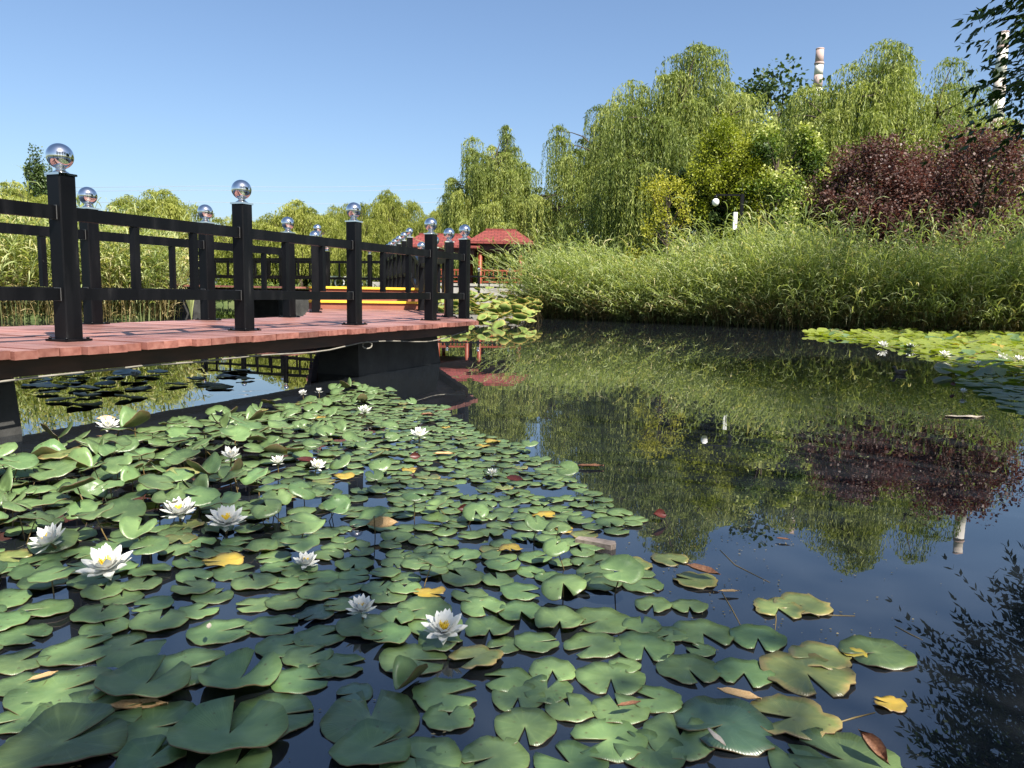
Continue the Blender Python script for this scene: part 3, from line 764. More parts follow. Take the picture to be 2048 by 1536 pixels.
# ------------------------------------------------------------------ chimneys
def chimney(label, px_top, py_top, Y, r_top, r_bot, bands):
    top = at_dist(px_top, py_top, Y); H = top.z
    t = empty("chimney", (top.x, Y, 0.3)); tag(t, label, "chimney", "power station chimneys behind the trees")
    z = H; i = 0
    def rr(zz): return r_bot + (r_top - r_bot) * (zz / H)
    for h, mi in bands:
        z1 = max(z - h, 0)
        mb = MB(); mb.lathe([(rr(z1), z1), (rr(z), z)], 28); mb.build("band", (M_CHIMNEY_R, M_CHIMNEY_W, M_CHIMNEY_P)[mi], t, (0, 0, -0.3)); z = z1
        if z <= 0: break
    mb = MB(); mb.lathe([(rr(H) * 1.02, H - bands[0][0] - 0.3), (rr(H) * 1.22, H - bands[0][0]), (rr(H) * 1.22, H - bands[0][0] + 0.9), (rr(H) * 1.02, H - bands[0][0] + 1.0)], 28); mb.build("gallery", M_CHIMNEY_R, t, (0, 0, -0.3))
    mb = MB(); mb.lathe([(rr(H) * 0.99, H - 0.2), (rr(H) * 1.06, H), (rr(H) * 1.06, H + 0.5), (rr(H) * 0.8, H + 0.5), (rr(H) * 0.8, H - 1)], 28); mb.build("rim", M_CHIMNEY_R, t, (0, 0, -0.3))
chimney("red and white banded factory chimney behind the tall willows", 1640, 99, 420, 2.0, 4.2, [(7.5, 0), (5.5, 1), (6.5, 0), (7, 1), (7, 0), (300, 1)])
chimney("pale tapering factory chimney at the right edge behind leafy branches", 2008, 66, 380, 2.1, 5.2, [(7, 2), (14, 1), (9, 2), (9, 1), (300, 2)])
# power lines
for i, (ya, yb) in enumerate(((372, 366), (380, 375), (404, 402), (434, 430))):
    A, B = at_dist(420, ya, 160), at_dist(940, yb, 175)
    pts = []
    for k in range(13):
        t = k / 12.0; q = A.lerp(B, t); q.z -= 4 * t * (1 - t) * 0.5; pts.append(q)
    d = B - A; pts = [A - d * 0.6] + pts + [B + d * 0.5]
    mb = MB(); mb.tube(pts, 0.03, 4)
    tag(mb.build("power_line", M_WIRE), ("topmost thin power line across the pale sky behind the willows", "second thin power line from the top behind the willows", "third thin power line from the top behind the willows", "lowest thin power line just above the left willow tops")[i], "power line", "thin power lines over the willows")

# ------------------------------------------------------------------ willows
def limb_path(a, b, rng, n=5, arch=0.15, wob=0.08):
    a = np.array(a, float); b = np.array(b, float); L = np.linalg.norm(b - a)
    pts = []
    off = rng.normal(size=3) * wob * L
    for i in range(n + 1):
        t = i / n
        p = a + (b - a) * t + off * math.sin(math.pi * t) + np.array([0, 0, arch * L * math.sin(math.pi * t)])
        pts.append(p)
    return pts

def willow_meshes(seed, H, R, n_clump, n_str, leaf=1.0, low=1.1, lean=(0, 0), mat=None, mean=0.5):
    rng = np.random.default_rng(seed)
    mb = MB()
    fork = np.array([lean[0] * 0.3, lean[1] * 0.3, H * rng.uniform(0.2, 0.27)])
    tr = limb_path((0, 0, -0.3), fork, rng, 4, 0, 0.05)
    r0 = 0.028 * H
    mb.tube(tr, np.linspace(r0 * 1.3, r0, 5), 8)
    nl = 7; limbs = []
    for i in range(nl):
        a = 2 * math.pi * (i + rng.uniform(-.3, .3)) / nl
        rr = R * rng.uniform(0.3, 0.75); z = H * (0.93 - 0.42 * (rr / R) ** 1.5) * rng.uniform(0.8, 0.97)
        e = np.array([lean[0] + rr * math.cos(a), lean[1] + rr * math.sin(a), z])
        p = limb_path(fork, e, rng, 6, 0.10, 0.07)
        mb.tube(p, np.linspace(r0 * 0.62, r0 * 0.12, 7), 6); limbs.append(p)
    # leaf mops
    C = []
    for i in range(n_clump):
        a = rng.uniform(0, 2 * math.pi); q = math.sqrt(rng.uniform(0, 1)); rr = R * q
        dome = H * (0.98 - 0.50 * q ** 2.2)
        z = dome * (1.0 if i < n_clump * 0.6 else rng.uniform(0.55, 0.95)) * rng.uniform(0.80, 1.04)
        rr *= 1.0 + 0.12 * rng.normal()
        C.append((lean[0] + rr * math.cos(a), lean[1] + rr * math.sin(a), z, rng.uniform(0.12, 0.25) * R))
    for c in C:
        p = limbs[rng.integers(nl)]
        best = min((pp for l in limbs for pp in l[2:]), key=lambda pp: (pp[0] - c[0]) ** 2 + (pp[1] - c[1]) ** 2 + 1.2 * (pp[2] - c[2]) ** 2)
        q = limb_path(best, c[:3], rng, 4, 0.02, 0.05)
        mb.tube(q, np.linspace(r0 * 0.17, r0 * 0.05, 5), 4, cap=False)
    trunk = mb.mesh("trunk", M_BARK)
    C = np.array(C)
    ci = np.repeat(np.arange(n_clump), n_str); ns = len(ci)
    cc = C[ci]
    ph = rng.uniform(0, 2 * math.pi, ns); oq = np.sqrt(rng.uniform(0, 1, ns)); cr = cc[:, 3]
    o = oq * cr
    top = np.stack([cc[:, 0], cc[:, 1], cc[:, 2] + 0.12 * cr], 1)
    st = np.stack([cc[:, 0] + o * np.cos(ph), cc[:, 1] + o * np.sin(ph), cc[:, 2] + 0.55 * cr * (1 - oq ** 2) - 0.1 * cr], 1)
    clL = rng.uniform(0.16, 0.42, n_clump)[ci] * H
    Ls = clL * rng.uniform(0.45, 1.12, ns)
    Ls = np.minimum(Ls, np.maximum(st[:, 2] - low - rng.uniform(0, 1.2, ns), 0.6))
    sp = 0.105 * leaf
    nn = np.maximum((Ls / sp).astype(int), 3)
    # the arch from mop centre to where a strand starts to hang
    na = 4
    t = np.tile(np.linspace(0.2, 1, na), ns); si = np.repeat(np.arange(ns), na)
    Pa = top[si] * (1 - t)[:, None] + st[si] * t[:, None]; Pa[:, 2] += 0.25 * cr[si] * np.sin(math.pi * t)
    # hanging nodes
    si2 = np.repeat(np.arange(ns), nn)
    k = np.arange(len(si2)) - np.repeat(np.cumsum(nn) - nn, nn)
    d = k * sp
    sway = rng.normal(size=(ns, 2)) * 0.055
    Ph = st[si2].copy()
    fr = d / np.maximum(Ls[si2], 0.1)
    bow = np.stack([np.cos(ph), np.sin(ph)], 1)[si2] * (0.10 * cr[si2] * np.sqrt(np.minimum(d, 1.5)))[:, None]
    Ph[:, 0] += bow[:, 0] + sway[si2, 0] * d; Ph[:, 1] += bow[:, 1] + sway[si2, 1] * d; Ph[:, 2] -= d
    P = np.concatenate([Pa, Ph]); S = np.concatenate([si, si2])
    D = rng.normal(size=P.shape) * 0.33; D[:, 2] -= 1.0
    D[:len(Pa), 2] += 0.5; D = unit(D)
    L = rng.uniform(0.12, 0.21, len(P)) * leaf; W = rng.uniform(0.013, 0.023, len(P)) * leaf
    V, Q = leaf_quads(P, D, L, W, rng)
    stint = np.clip(rng.normal(mean, 0.2, n_clump)[ci] + rng.normal(0, 0.16, ns), 0.02, 0.98)
    tint = np.repeat(np.clip(stint[S] + rng.normal(0, 0.10, len(P)), 0, 1), 4)
    return trunk, np_mesh("crown", V, Q, mat or M_WILLOW, tint)

def tree(name, label, cat, meshes, loc, rz=0.0, sc=1.0, group=None):
    t = empty(name, loc, rz); t.scale = (sc, sc, sc) if not hasattr(sc, '__len__') else sc
    tag(t, label, cat, group)
    put("trunk", meshes[0], t); put("crown", meshes[1], t)
    return t
GZ = 0.36
def X_at(px, Y, py=500): return at_dist(px, py, Y).x
G_W = "weeping willows around the pond"
w1 = willow_meshes(11, 11.0, 3.5, 95, 48, 1.3, mean=0.58)
tree("willow_tree", "slender weeping willow rising behind the red pavilion roof", "tree", w1, (X_at(985, 51), 51, GZ), 0.4, 1.0, G_W)
w2 = willow_meshes(12, 11.2, 3.7, 95, 48, 1.3, mean=0.55)
tree("willow_tree", "mid height weeping willow between the pavilion roof and the tallest willow", "tree", w2, (X_at(1178, 47), 47, GZ), 1.2, 1.0, G_W)
w3 = willow_meshes(13, 12.0, 4.5, 125, 50, 1.25, mean=0.5)
tree("willow_tree", "tallest broad weeping willow with dark leaning limbs, centre right", "tree", w3, (X_at(1352, 38), 38, GZ), 0.0, 1.0, G_W)
w4 = willow_meshes(14, 11.9, 5.5, 130, 48, 1.25, mean=0.58)
tree("willow_tree", "large bright weeping willow above the purple leaved trees", "tree", w4, (X_at(1745, 37.5), 37.5, GZ), 0.7, 1.0, G_W)
tree("willow_tree", "weeping willow at the right, behind the brownish purple tree", "tree", w2, (X_at(1890, 40), 40, GZ), 2.4, (1.0, 1.0, 0.98), G_W)
tree("willow_tree", "weeping willow filling the gap behind the yellow green tree", "tree", w2, (X_at(1565, 42), 42, GZ), 4.1, (1.0, 1.0, 0.86), G_W)
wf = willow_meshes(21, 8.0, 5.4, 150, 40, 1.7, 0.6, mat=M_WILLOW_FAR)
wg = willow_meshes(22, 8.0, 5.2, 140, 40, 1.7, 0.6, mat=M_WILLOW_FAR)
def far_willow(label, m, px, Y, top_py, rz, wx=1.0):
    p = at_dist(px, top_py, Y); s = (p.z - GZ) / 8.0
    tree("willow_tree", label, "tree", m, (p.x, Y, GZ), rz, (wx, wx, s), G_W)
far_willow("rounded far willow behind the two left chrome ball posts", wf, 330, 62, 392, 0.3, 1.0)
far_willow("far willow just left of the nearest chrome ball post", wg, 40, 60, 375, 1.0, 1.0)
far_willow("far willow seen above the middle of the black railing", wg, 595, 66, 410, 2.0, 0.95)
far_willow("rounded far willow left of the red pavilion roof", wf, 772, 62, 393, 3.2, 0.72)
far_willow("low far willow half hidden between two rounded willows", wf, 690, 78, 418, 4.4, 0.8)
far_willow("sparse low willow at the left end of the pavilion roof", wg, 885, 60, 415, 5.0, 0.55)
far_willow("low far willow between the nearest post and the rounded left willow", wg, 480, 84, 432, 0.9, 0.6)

# ------------------------------------------------------------------ broadleaf trees
def broad_meshes(seed, H, R, n_cl, n_lf, leaf, mat, spike=1.0, z_lo=0.25, cl_r=0.26, tint_top=False, droop=0.3, shape=1.0, wid=0.32, mean=0.5):
    rng = np.random.default_rng(seed)
    mb = MB(); r0 = 0.022 * H
    fork = np.array([0, 0, H * max(z_lo - 0.05, 0.1)])
    mb.tube(limb_path((0, 0, -0.3), fork, rng, 3, 0, 0.04), np.linspace(r0 * 1.2, r0, 4), 7)
    top = np.array([0, 0, H * 0.85]); main = limb_path(fork, top, rng, 6, 0, 0.05)
    mb.tube(main, np.linspace(r0, r0 * 0.2, 7), 6)
    C = []
    for i in range(n_cl):
        a = rng.uniform(0, 2 * math.pi); zf = rng.uniform(0, 1) ** 0.9
        prof = math.sin(math.pi * min(max(0.12 + 0.83 * zf, 0), 1)) ** (0.6 * shape)
        rr = R * prof * math.sqrt(rng.uniform(0.15, 1.0))
        z = H * (z_lo + (0.97 - z_lo) * zf)
        C.append((rr * math.cos(a), rr * math.sin(a), z, R * cl_r * rng.uniform(0.6, 1.25)))
    for c in C:
        b = main[min(int(7 * max((c[2] / H - z_lo) / (0.9 - z_lo), 0) * 0.7), 6)]
        mb.tube(limb_path(b, c[:3], rng, 3, 0.05, 0.06), np.linspace(r0 * 0.35, r0 * 0.06, 4), 4, cap=False)
    trunk = mb.mesh("trunk", M_BARK)
    C = np.array(C); ci = rng.integers(0, n_cl, n_lf); cc = C[ci]
    dirn = unit(rng.normal(size=(n_lf, 3))); q = rng.uniform(0, 1, n_lf) ** 0.45
    off = dirn * (q * cc[:, 3])[:, None]; off[:, 2] *= spike
    P = cc[:, :3] + off
    D = unit(rng.normal(size=(n_lf, 3)) * 0.8 + dirn * 0.7 + np.array([0, 0, -droop]))
    L = rng.uniform(0.7, 1.3, n_lf) * leaf
    V, Q = leaf_quads(P, D, L, L * wid, rng, 0.5, 0.5)
    ct = np.clip(rng.normal(mean, 0.17, n_cl), 0, 1)[ci]
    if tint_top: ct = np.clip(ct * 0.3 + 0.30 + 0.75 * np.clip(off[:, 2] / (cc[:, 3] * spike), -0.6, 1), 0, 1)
    tint = np.repeat(np.clip(ct + rng.normal(0, 0.14, n_lf), 0, 1), 4)
    return trunk, np_mesh("crown", V, Q, mat, tint)

def place_top(name, label, m, H0, px, py_top, Y, rz=0.0, wx=1.0, group=None):
    p = at_dist(px, py_top, Y); s = (p.z - GZ) / H0
    return tree(name, label, "tree" if "tree" in name else "shrub", m, (p.x, Y, GZ), rz, (s * wx, s * wx, s), group)
bp = broad_meshes(31, 6.4, 2.3, 100, 34000, 0.10, M_PURPLE, 1.6, 0.05, 0.20, shape=1.3, wid=0.36)
place_top("purple_plum_tree", "dark reddish purple leaved tree above the reeds, left of its brownish twin", bp, 6.4, 1752, 288, 28, 0.0, 1.1, "purple leaved trees")
bp2 = broad_meshes(32, 6.4, 2.9, 100, 34000, 0.10, M_PURPLE, 1.8, 0.04, 0.18, shape=1.1, wid=0.36, mean=0.66)
place_top("purple_plum_tree", "brownish purple leaved tree at the right edge above the reeds", bp2, 6.4, 1965, 278, 26.5, 1.0, 1.12, "purple leaved trees")
place_top("purple_plum_tree", "brown purple tree filling the gap between the two purple trees", bp2, 6.4, 1862, 318, 29.5, 2.6, 1.05, "purple leaved trees")
by = broad_meshes(33, 6.8, 1.7, 70, 26000, 0.095, M_YGREEN, 1.6, 0.12, 0.30, shape=0.8, wid=0.36)
place_top("maple_tree", "bright yellow green tree behind the street lamp", by, 6.8, 1462, 248, 31, 0.2, 0.92)
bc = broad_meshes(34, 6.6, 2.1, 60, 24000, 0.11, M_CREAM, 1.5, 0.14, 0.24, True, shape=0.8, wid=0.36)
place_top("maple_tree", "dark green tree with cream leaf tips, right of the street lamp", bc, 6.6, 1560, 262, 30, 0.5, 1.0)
bg = broad_meshes(35, 4.6, 1.5, 30, 6500, 0.085, M_YELLOWLEAF, 1.0, 0.1, 0.30, shape=0.9, wid=0.36)
place_top("golden_shrub", "golden yellow leaved shrub left of the street lamp", bg, 4.6, 1335, 352, 29.5, 0.0, 0.85)
bd = broad_meshes(36, 11, 3.6, 55, 16000, 0.22, M_DGREEN, 1.2, 0.2, 0.26, wid=0.36, mean=0.62)
place_top("broadleaf_tree", "grey green round tree rising between the two large willows", bd, 11, 1562, 150, 55, 0.0, 1.0)
place_top("broadleaf_tree", "dark green tree crown just left of the banded chimney", bd, 11, 1655, 178, 52, 2.0, 0.8)
bdk = broad_meshes(37, 4.0, 1.6, 34, 8000, 0.13, M_DGREEN, 1.1, 0.08, 0.3, wid=0.36)
place_top("evergreen_shrub", "dark green shrub between the golden shrub and the yellow green tree", bdk, 4.0, 1395, 352, 32, 0.0, 0.95)
# poplars far left
bpop = broad_meshes(38, 16, 1.7, 60, 9000, 0.30, M_DGREEN, 2.2, 0.08, 0.42, shape=1.0, wid=0.36, mean=0.75)
place_top("poplar_tree", "tall narrow poplar behind the willow at the far left", bpop, 16, 68, 298, 100, 0.0, 0.80)
place_top("poplar_tree", "smaller poplar tip just left of the nearest chrome ball", bpop, 16, 96, 335, 104, 1.0, 0.55)
# low shrubs closing the view under the trees
G_S = "background shrubs under the willows"
bsh = broad_meshes(39, 3.0, 2.6, 40, 8000, 0.20, M_DGREEN, 0.9, 0.06, 0.32, shape=0.6, wid=0.36, mean=0.7)
bsl = broad_meshes(40, 3.0, 2.6, 40, 8000, 0.20, M_YGREEN, 0.9, 0.06, 0.32, shape=0.6, wid=0.36, mean=0.3)
SH = [(-30, 66, 0, "dark rounded shrub under the rounded far left willow"), (-36, 64, 1, "pale green shrub at the far left under the willow"), (-24, 70, 1, "pale green shrub behind the far railing, left of centre"),
      (-19, 68, 0, "dark shrub behind the middle of the far railing"), (-14.5, 72, 0, "dark shrub beside the small white house"), (-8, 62, 1, "pale green shrub left of the pavilion columns"), (-4.5, 60, 0, "dark shrub seen between the pavilion columns"),
      (-1.0, 58, 1, "pale green shrub behind the pavilion balustrade"), (2.5, 56, 0, "dark shrub behind the right pavilion roof"), (6.5, 47, 0, "dark shrub under the mid height willow"), (10.5, 44, 0, "dark shrub under the tallest willow"),
      (15.5, 42, 0, "dark shrub behind the cream tipped tree"), (20, 41, 1, "pale green shrub glimpsed beside the purple tree"), (25, 40, 0, "dark shrub behind the brownish purple tree")]
for x, y, k, lb in SH:
    tree("background_shrub", lb, "shrub", (bsh, bsl)[k], (x, y, GZ), x, 1.0 + 0.2 * math.sin(x * 3), G_S)

# near tree on the right bank and the shade trees behind the viewer
def spray_tree(seed, H, R, zc, rz_, n_spray, per, leaf, mat, off=(0, 0), trunk_h=None, lo=None):
    """crown of drooping sprays with paired pointed leaflets"""
    rng = np.random.default_rng(seed)
    mb = MB(); r0 = 0.10
    fork = np.array([0, 0, trunk_h or zc * 0.55])
    mb.tube(limb_path((0, 0, -0.4), fork, rng, 4, 0, 0.04), np.linspace(r0 * 1.5, r0, 5), 8)
    B = []
    for i in range(n_spray):
        d = unit(rng.normal(size=3)); q = rng.uniform(0.45, 1.0)
        c = np.array([off[0] + d[0] * R * q, off[1] + d[1] * R * q, zc + d[2] * rz_ * q])
        if lo is not None and c[2] < lo: c[2] = lo + rng.uniform(0, 0.6)
        B.append((c, d))
    hubs = [np.array([off[0] + R * 0.45 * math.cos(a), off[1] + R * 0.45 * math.sin(a), zc + rz_ * 0.3 * math.sin(3 * a)]) for a in np.linspace(0, 2 * math.pi, 8)[:-1]]
    for h in hubs: mb.tube(limb_path(fork, h, rng, 5, 0.06, 0.06), np.linspace(r0 * 0.6, r0 * 0.2, 6), 6, cap=False)
    Ps, Ds, Ls = [], [], []
    for c, d in B:
        h = min(hubs, key=lambda q: np.linalg.norm(q - c))
        mb.tube(limb_path(h, c, rng, 3, 0.06, 0.05), np.linspace(r0 * 0.16, r0 * 0.05, 4), 4, cap=False)
        for j in range(5):                                    # compound leaves on the spray
            ax = unit(np.array([d[0], d[1], 0.15]) + rng.normal(size=3) * 0.7)
            ln = rng.uniform(0.25, 0.5) * (leaf / 0.085)
            base = c + rng.normal(size=3) * 0.10 * R / 2
            t = np.linspace(0.1, 1, per)
            pts = base + ax * (t * ln)[:, None]; pts[:, 2] -= 0.35 * ln * t ** 2
            side = unit(np.cross(ax, np.array([0, 0, 1.0])) + 1e-6)
            for sgn in (-1, 1):
                Ps.append(pts); Ds.append(unit(ax * 0.55 + side * sgn * 0.75 + np.array([0, 0, -0.45]) + rng.normal(size=(per, 3)) * 0.18)); Ls.append(rng.uniform(0.75, 1.25, per) * leaf)
    P = np.concatenate(Ps); D = np.concatenate(Ds); L = np.concatenate(Ls)
    V, Q = leaf_quads(P, D, L, L * 0.17, rng, 0.42, 0.4)
    tint = np.repeat(np.clip(rng.normal(0.5, 0.2, len(P)), 0, 1), 4)
    return mb.mesh("trunk", M_BARK), np_mesh("crown", V, Q, mat, tint)
nt_ = spray_tree(51, 6, 2.5, 3.3, 2.3, 1000, 7, 0.105, M_NEARLEAF, (0.0, 0.0), 1.6, 1.4)
tree("ash_tree", "dark leafy tree overhanging the water from the right edge", "tree", nt_, (6.72, 6.3, 0.3), 0.3)
sh_ = broad_meshes(52, 14.0, 3.9, 110, 4300, 0.12, M_NEARLEAF, 1.2, 0.32, 0.30, shape=0.55, wid=0.36)
for kk, (tx, ty) in enumerate(((-0.6, -9.0), (3.7, -6.0), (7.9, -3.1), (12.0, -0.2), (16.4, 2.7))):
    tree("ash_tree", ("leftmost of the tall shade trees on the bank behind the viewer", "second tall shade tree behind the viewer", "middle tall shade tree behind the viewer", "fourth tall shade tree behind the viewer", "rightmost of the tall shade trees behind the viewer")[kk], "tree", sh_, (tx, ty, 0.3), 1.3 * kk, (1.0, 1.0, (0.84, 0.86, 0.9, 0.9, 0.9)[kk]), "shade trees behind the viewer")
sh2 = spray_tree(53, 12, 3.2, 9.3, 2.9, 150, 6, 0.19, M_NEARLEAF, (0, 0), 5.0, 6.4)
tree("ash_tree", "tall shade tree on the right bank beside the reeds", "tree", sh2, (14.6, 16.1, 0.3), 0.6)

# ------------------------------------------------------------------ reeds
def reed_bed(seed, line, depth, n, h_lo, h_hi, lean_out, mat, leaf_len=0.52, leaf_w=0.020, nl=12, zb=0.0, bare=0.16, mean=0.5, hfun=None):
    """line: waterline points; the bed lies on its left-hand (landward) side"""
    rng = np.random.default_rng(seed)
    A = np.array(line, float); seg = np.linalg.norm(np.diff(A, axis=0), axis=1); cum = np.concatenate([[0], np.cumsum(seg)])
    u = rng.uniform(0, cum[-1], n); i = np.clip(np.searchsorted(cum, u) - 1, 0, len(seg) - 1)
    t = (u - cum[i]) / seg[i]; base = A[i] * (1 - t)[:, None] + A[i + 1] * t[:, None]
    dirv = unit(A[i + 1] - A[i]); nor = np.stack([-dirv[:, 1], dirv[:, 0]], 1)          # landward
    dq = rng.uniform(0, 1, n) ** 1.25 * depth
    base = base + nor * (dq + rng.normal(0, 0.18, n))[:, None]
    clump = np.sin(base[:, 0] * 2.1 + 1.3) * np.cos(base[:, 1] * 1.7) * 0.5 + np.sin(base[:, 0] * 0.83) * 0.5
    clump = clump + 0.6 * np.sin(base[:, 0] * 5.3 + base[:, 1] * 3.1) + 0.4 * np.sin(base[:, 1] * 6.1 - base[:, 0] * 2.7)
    h = rng.uniform(h_lo, h_hi, n) * (1 + 0.21 * clump) * np.where(rng.uniform(size=n) < 0.05, 1.22, 1.0)
    if hfun is not None: h = h * hfun(base)
    ln = -nor * (lean_out * (1 - dq / depth) ** 1.5 * rng.uniform(0.2, 1.5, n))[:, None] + rng.normal(size=(n, 2)) * 0.16
    # stems: 3 sections
    tt = np.array([0, 0.4, 0.75, 1.0])
    Ps = np.zeros((n, 4, 3))
    for k, q in enumerate(tt):
        Ps[:, k, :2] = base + ln * (h * q ** 1.8)[:, None]
        Ps[:, k, 2] = zb + h * q * (1 - 0.22 * q * np.linalg.norm(ln, axis=1) ** 1)
    wv = unit(np.cross(Ps[:, 3] - Ps[:, 0], rng.normal(size=(n, 3)))) * 0.007
    Vs = np.stack([Ps - wv[:, None, :], Ps + wv[:, None, :]], 2).reshape(n, 8, 3)
    qs = np.array([[0, 1, 3, 2], [2, 3, 5, 4], [4, 5, 7, 6]])
    Qs = (np.arange(n)[:, None, None] * 8 + qs[None]).reshape(-1, 4)
    ts = np.repeat(np.clip(rng.normal(0.55, 0.2, n), 0, 1), 8)
    # leaves
    m = n * nl; si = np.repeat(np.arange(n), nl)
    f = np.tile(np.linspace(bare, 1.0, nl), n) + rng.uniform(-0.03, 0.03, m); f = np.clip(f, 0.05, 1)
    p0 = np.zeros((m, 3)); p0[:, :2] = base[si] + ln[si] * (h[si] * f ** 1.8)[:, None]; p0[:, 2] = zb + h[si] * f * (1 - 0.22 * f * np.linalg.norm(ln[si], axis=1))
    az = rng.uniform(0, 2 * math.pi, n)[si] + np.tile(np.arange(nl) * 2.6, n) + rng.normal(0, 0.5, m)
    el = rng.uniform(0.35, 1.15, m); L = leaf_len * rng.uniform(0.6, 1.25, m) * (1.1 - 0.45 * np.abs(f - 0.6))
    hd = np.stack([np.cos(az), np.sin(az)], 1)
    ld = unit(ln + 1e-6)[si]; hd = unit(hd + 0.7 * ld * np.minimum(np.linalg.norm(ln, axis=1)[si] * 4, 1.3)[:, None])
    side = np.stack([-hd[:, 1], hd[:, 0], np.zeros(m)], 1)
    tw = rng.normal(size=(m, 3)) * 0.35; side = unit(side + tw)
    drp = rng.uniform(0.5, 2.0, m)
    pts = np.zeros((m, 4, 3)); pts[:, 0] = p0
    e = el.copy()
    for k in range(1, 4):
        stp = L / 3
        pts[:, k, :2] = pts[:, k - 1, :2] + hd * (np.cos(e) * stp)[:, None]
        pts[:, k, 2] = pts[:, k - 1, 2] + np.sin(e) * stp
        e = e - drp * 0.45
    pts[:, :, 2] = np.maximum(pts[:, :, 2], 0.02)
    w = np.array([0.6, 1.0, 0.8, 0.06])[None, :] * (leaf_w * rng.uniform(0.7, 1.3, m))[:, None]
    Vl = np.stack([pts - side[:, None, :] * w[:, :, None], pts + side[:, None, :] * w[:, :, None]], 2).reshape(m, 8, 3)
    Ql = (np.arange(m)[:, None, None] * 8 + qs[None]).reshape(-1, 4) + n * 8
    tl = np.repeat(np.clip(rng.normal(mean, 0.17, n)[si] + rng.normal(0, 0.10, m), 0, 1), 8)
    return np_mesh("reeds", np.concatenate([Vs.reshape(-1, 3), Vl.reshape(-1, 3)]), np.concatenate([Qs, Ql]), mat, np.concatenate([ts, tl]))
LINE_R = [(15.8, 20.8), (11.2, 22.5), (8.1, 23.6), (6.0, 25.3), (3.1, 27.5), (0.9, 29.6), (0.6, 30.5)]
LINE_R = LINE_R[::-1]                                  # land lies on the left-hand side walking +X
def hf_right(b):
    return 0.97 + 0.16 * np.clip((b[:, 0] - 3) / 6, 0, 1) + 0.09 * np.sin(b[:, 0] * 0.95 + 0.6) + 0.06 * np.sin(b[:, 0] * 2.3)
tag(put("reeds", reed_bed(61, LINE_R, 3.4, 4700, 1.4, 2.8, 0.7, M_REED, 0.5, 0.0175, mean=0.64, hfun=hf_right)), "tall green reeds leaning over the water along the right bank", "reeds", kind="stuff")
tag(put("reeds", reed_bed(67, [(p[0], p[1] - 0.35) for p in LINE_R], 1.2, 2300, 0.45, 1.75, 1.25, M_REED, 0.46, 0.017, 11, bare=0.06, mean=0.68)), "pale reed tops arching low over the water at the right bank", "reeds", kind="stuff")
tag(put("reeds", reed_bed(63, [(p[0], p[1] - 0.45) for p in LINE_R], 0.5, 1000, 0.25, 1.1, 1.0, M_REEDDRY, 0.4, 0.012, 7)), "dry tan reeds bent over at the right bank waterline", "reeds", kind="stuff")
LINE_L = [(-26, 13.2), (-21.6, 14.7), (-12.6, 19.1), (-11.3, 20.2), (-9.7, 21.5), (-10.7, 24.0), (-13.0, 27.0)]
tag(put("reeds", reed_bed(62, LINE_L, 3.4, 3000, 1.9, 2.75, 0.22, M_REED, 0.5, 0.020, bare=0.3, mean=0.78)), "sunlit green reeds behind the near railing on the left", "reeds", kind="stuff")
tag(put("reeds", reed_bed(64, LINE_L, 0.6, 1300, 0.7, 1.25, 0.25, M_REEDDRY, 0.36, 0.011, 6, bare=0.1)), "dry straw coloured reed bases at the left waterline", "reeds", kind="stuff")
# a rank growth of low herbs on the bank behind the right reeds
tag(put("bank_herbs", reed_bed(65, [(p[0] + 0.9, p[1] + 2.4) for p in LINE_R], 5.0, 2600, 1.2, 2.0, 0.1, M_GRASS, 0.5, 0.022, 8, GZ - 0.1)), "rank green herbs on the bank behind the right reeds", "herbs", kind="stuff")
tag(put("bank_grass", reed_bed(66, [(-17, 40.4), (-9, 39.6), (-6.5, 39.5)], 3.0, 900, 0.4, 0.8, 0.1, M_GRASS, 0.5, 0.03, 5, 0.2)), "short green grass along the far bank beyond the walkway", "grass", kind="stuff")
# single green iris clump by the walkway
def iris():
    rng = np.random.default_rng(5); c = on_level(383, 636, 0.0); c = Vector((c.x * 0.93, c.y * 0.93, 0))
    V = []; Q = []
    for i in range(22):
        a = rng.uniform(0, 6.28); l = rng.uniform(0.6, 1.0); sp = rng.uniform(0.05, 0.4)
        h = np.array([math.cos(a), math.sin(a)]); s = np.array([-h[1], h[0], 0]) * 0.014
        for k, (t, w) in enumerate(((0, 0.7), (0.4, 1), (0.75, 0.8), (1.0, 0.05))):
            p = np.array([h[0] * sp * l * t ** 1.5, h[1] * sp * l * t ** 1.5, l * t])
            V += [p - s * w, p + s * w]
        Q += [[i * 8 + j for j in q] for q in ([0, 1, 3, 2], [2, 3, 5, 4], [4, 5, 7, 6])]
    me = np_mesh("iris", np.array(V), np.array(Q), M_REED, np.full(len(V), 0.85))
    tag(put("iris_plant", me, None, (c.x, c.y, 0)), "bright green iris clump standing in water behind the second post", "plant")
iris()

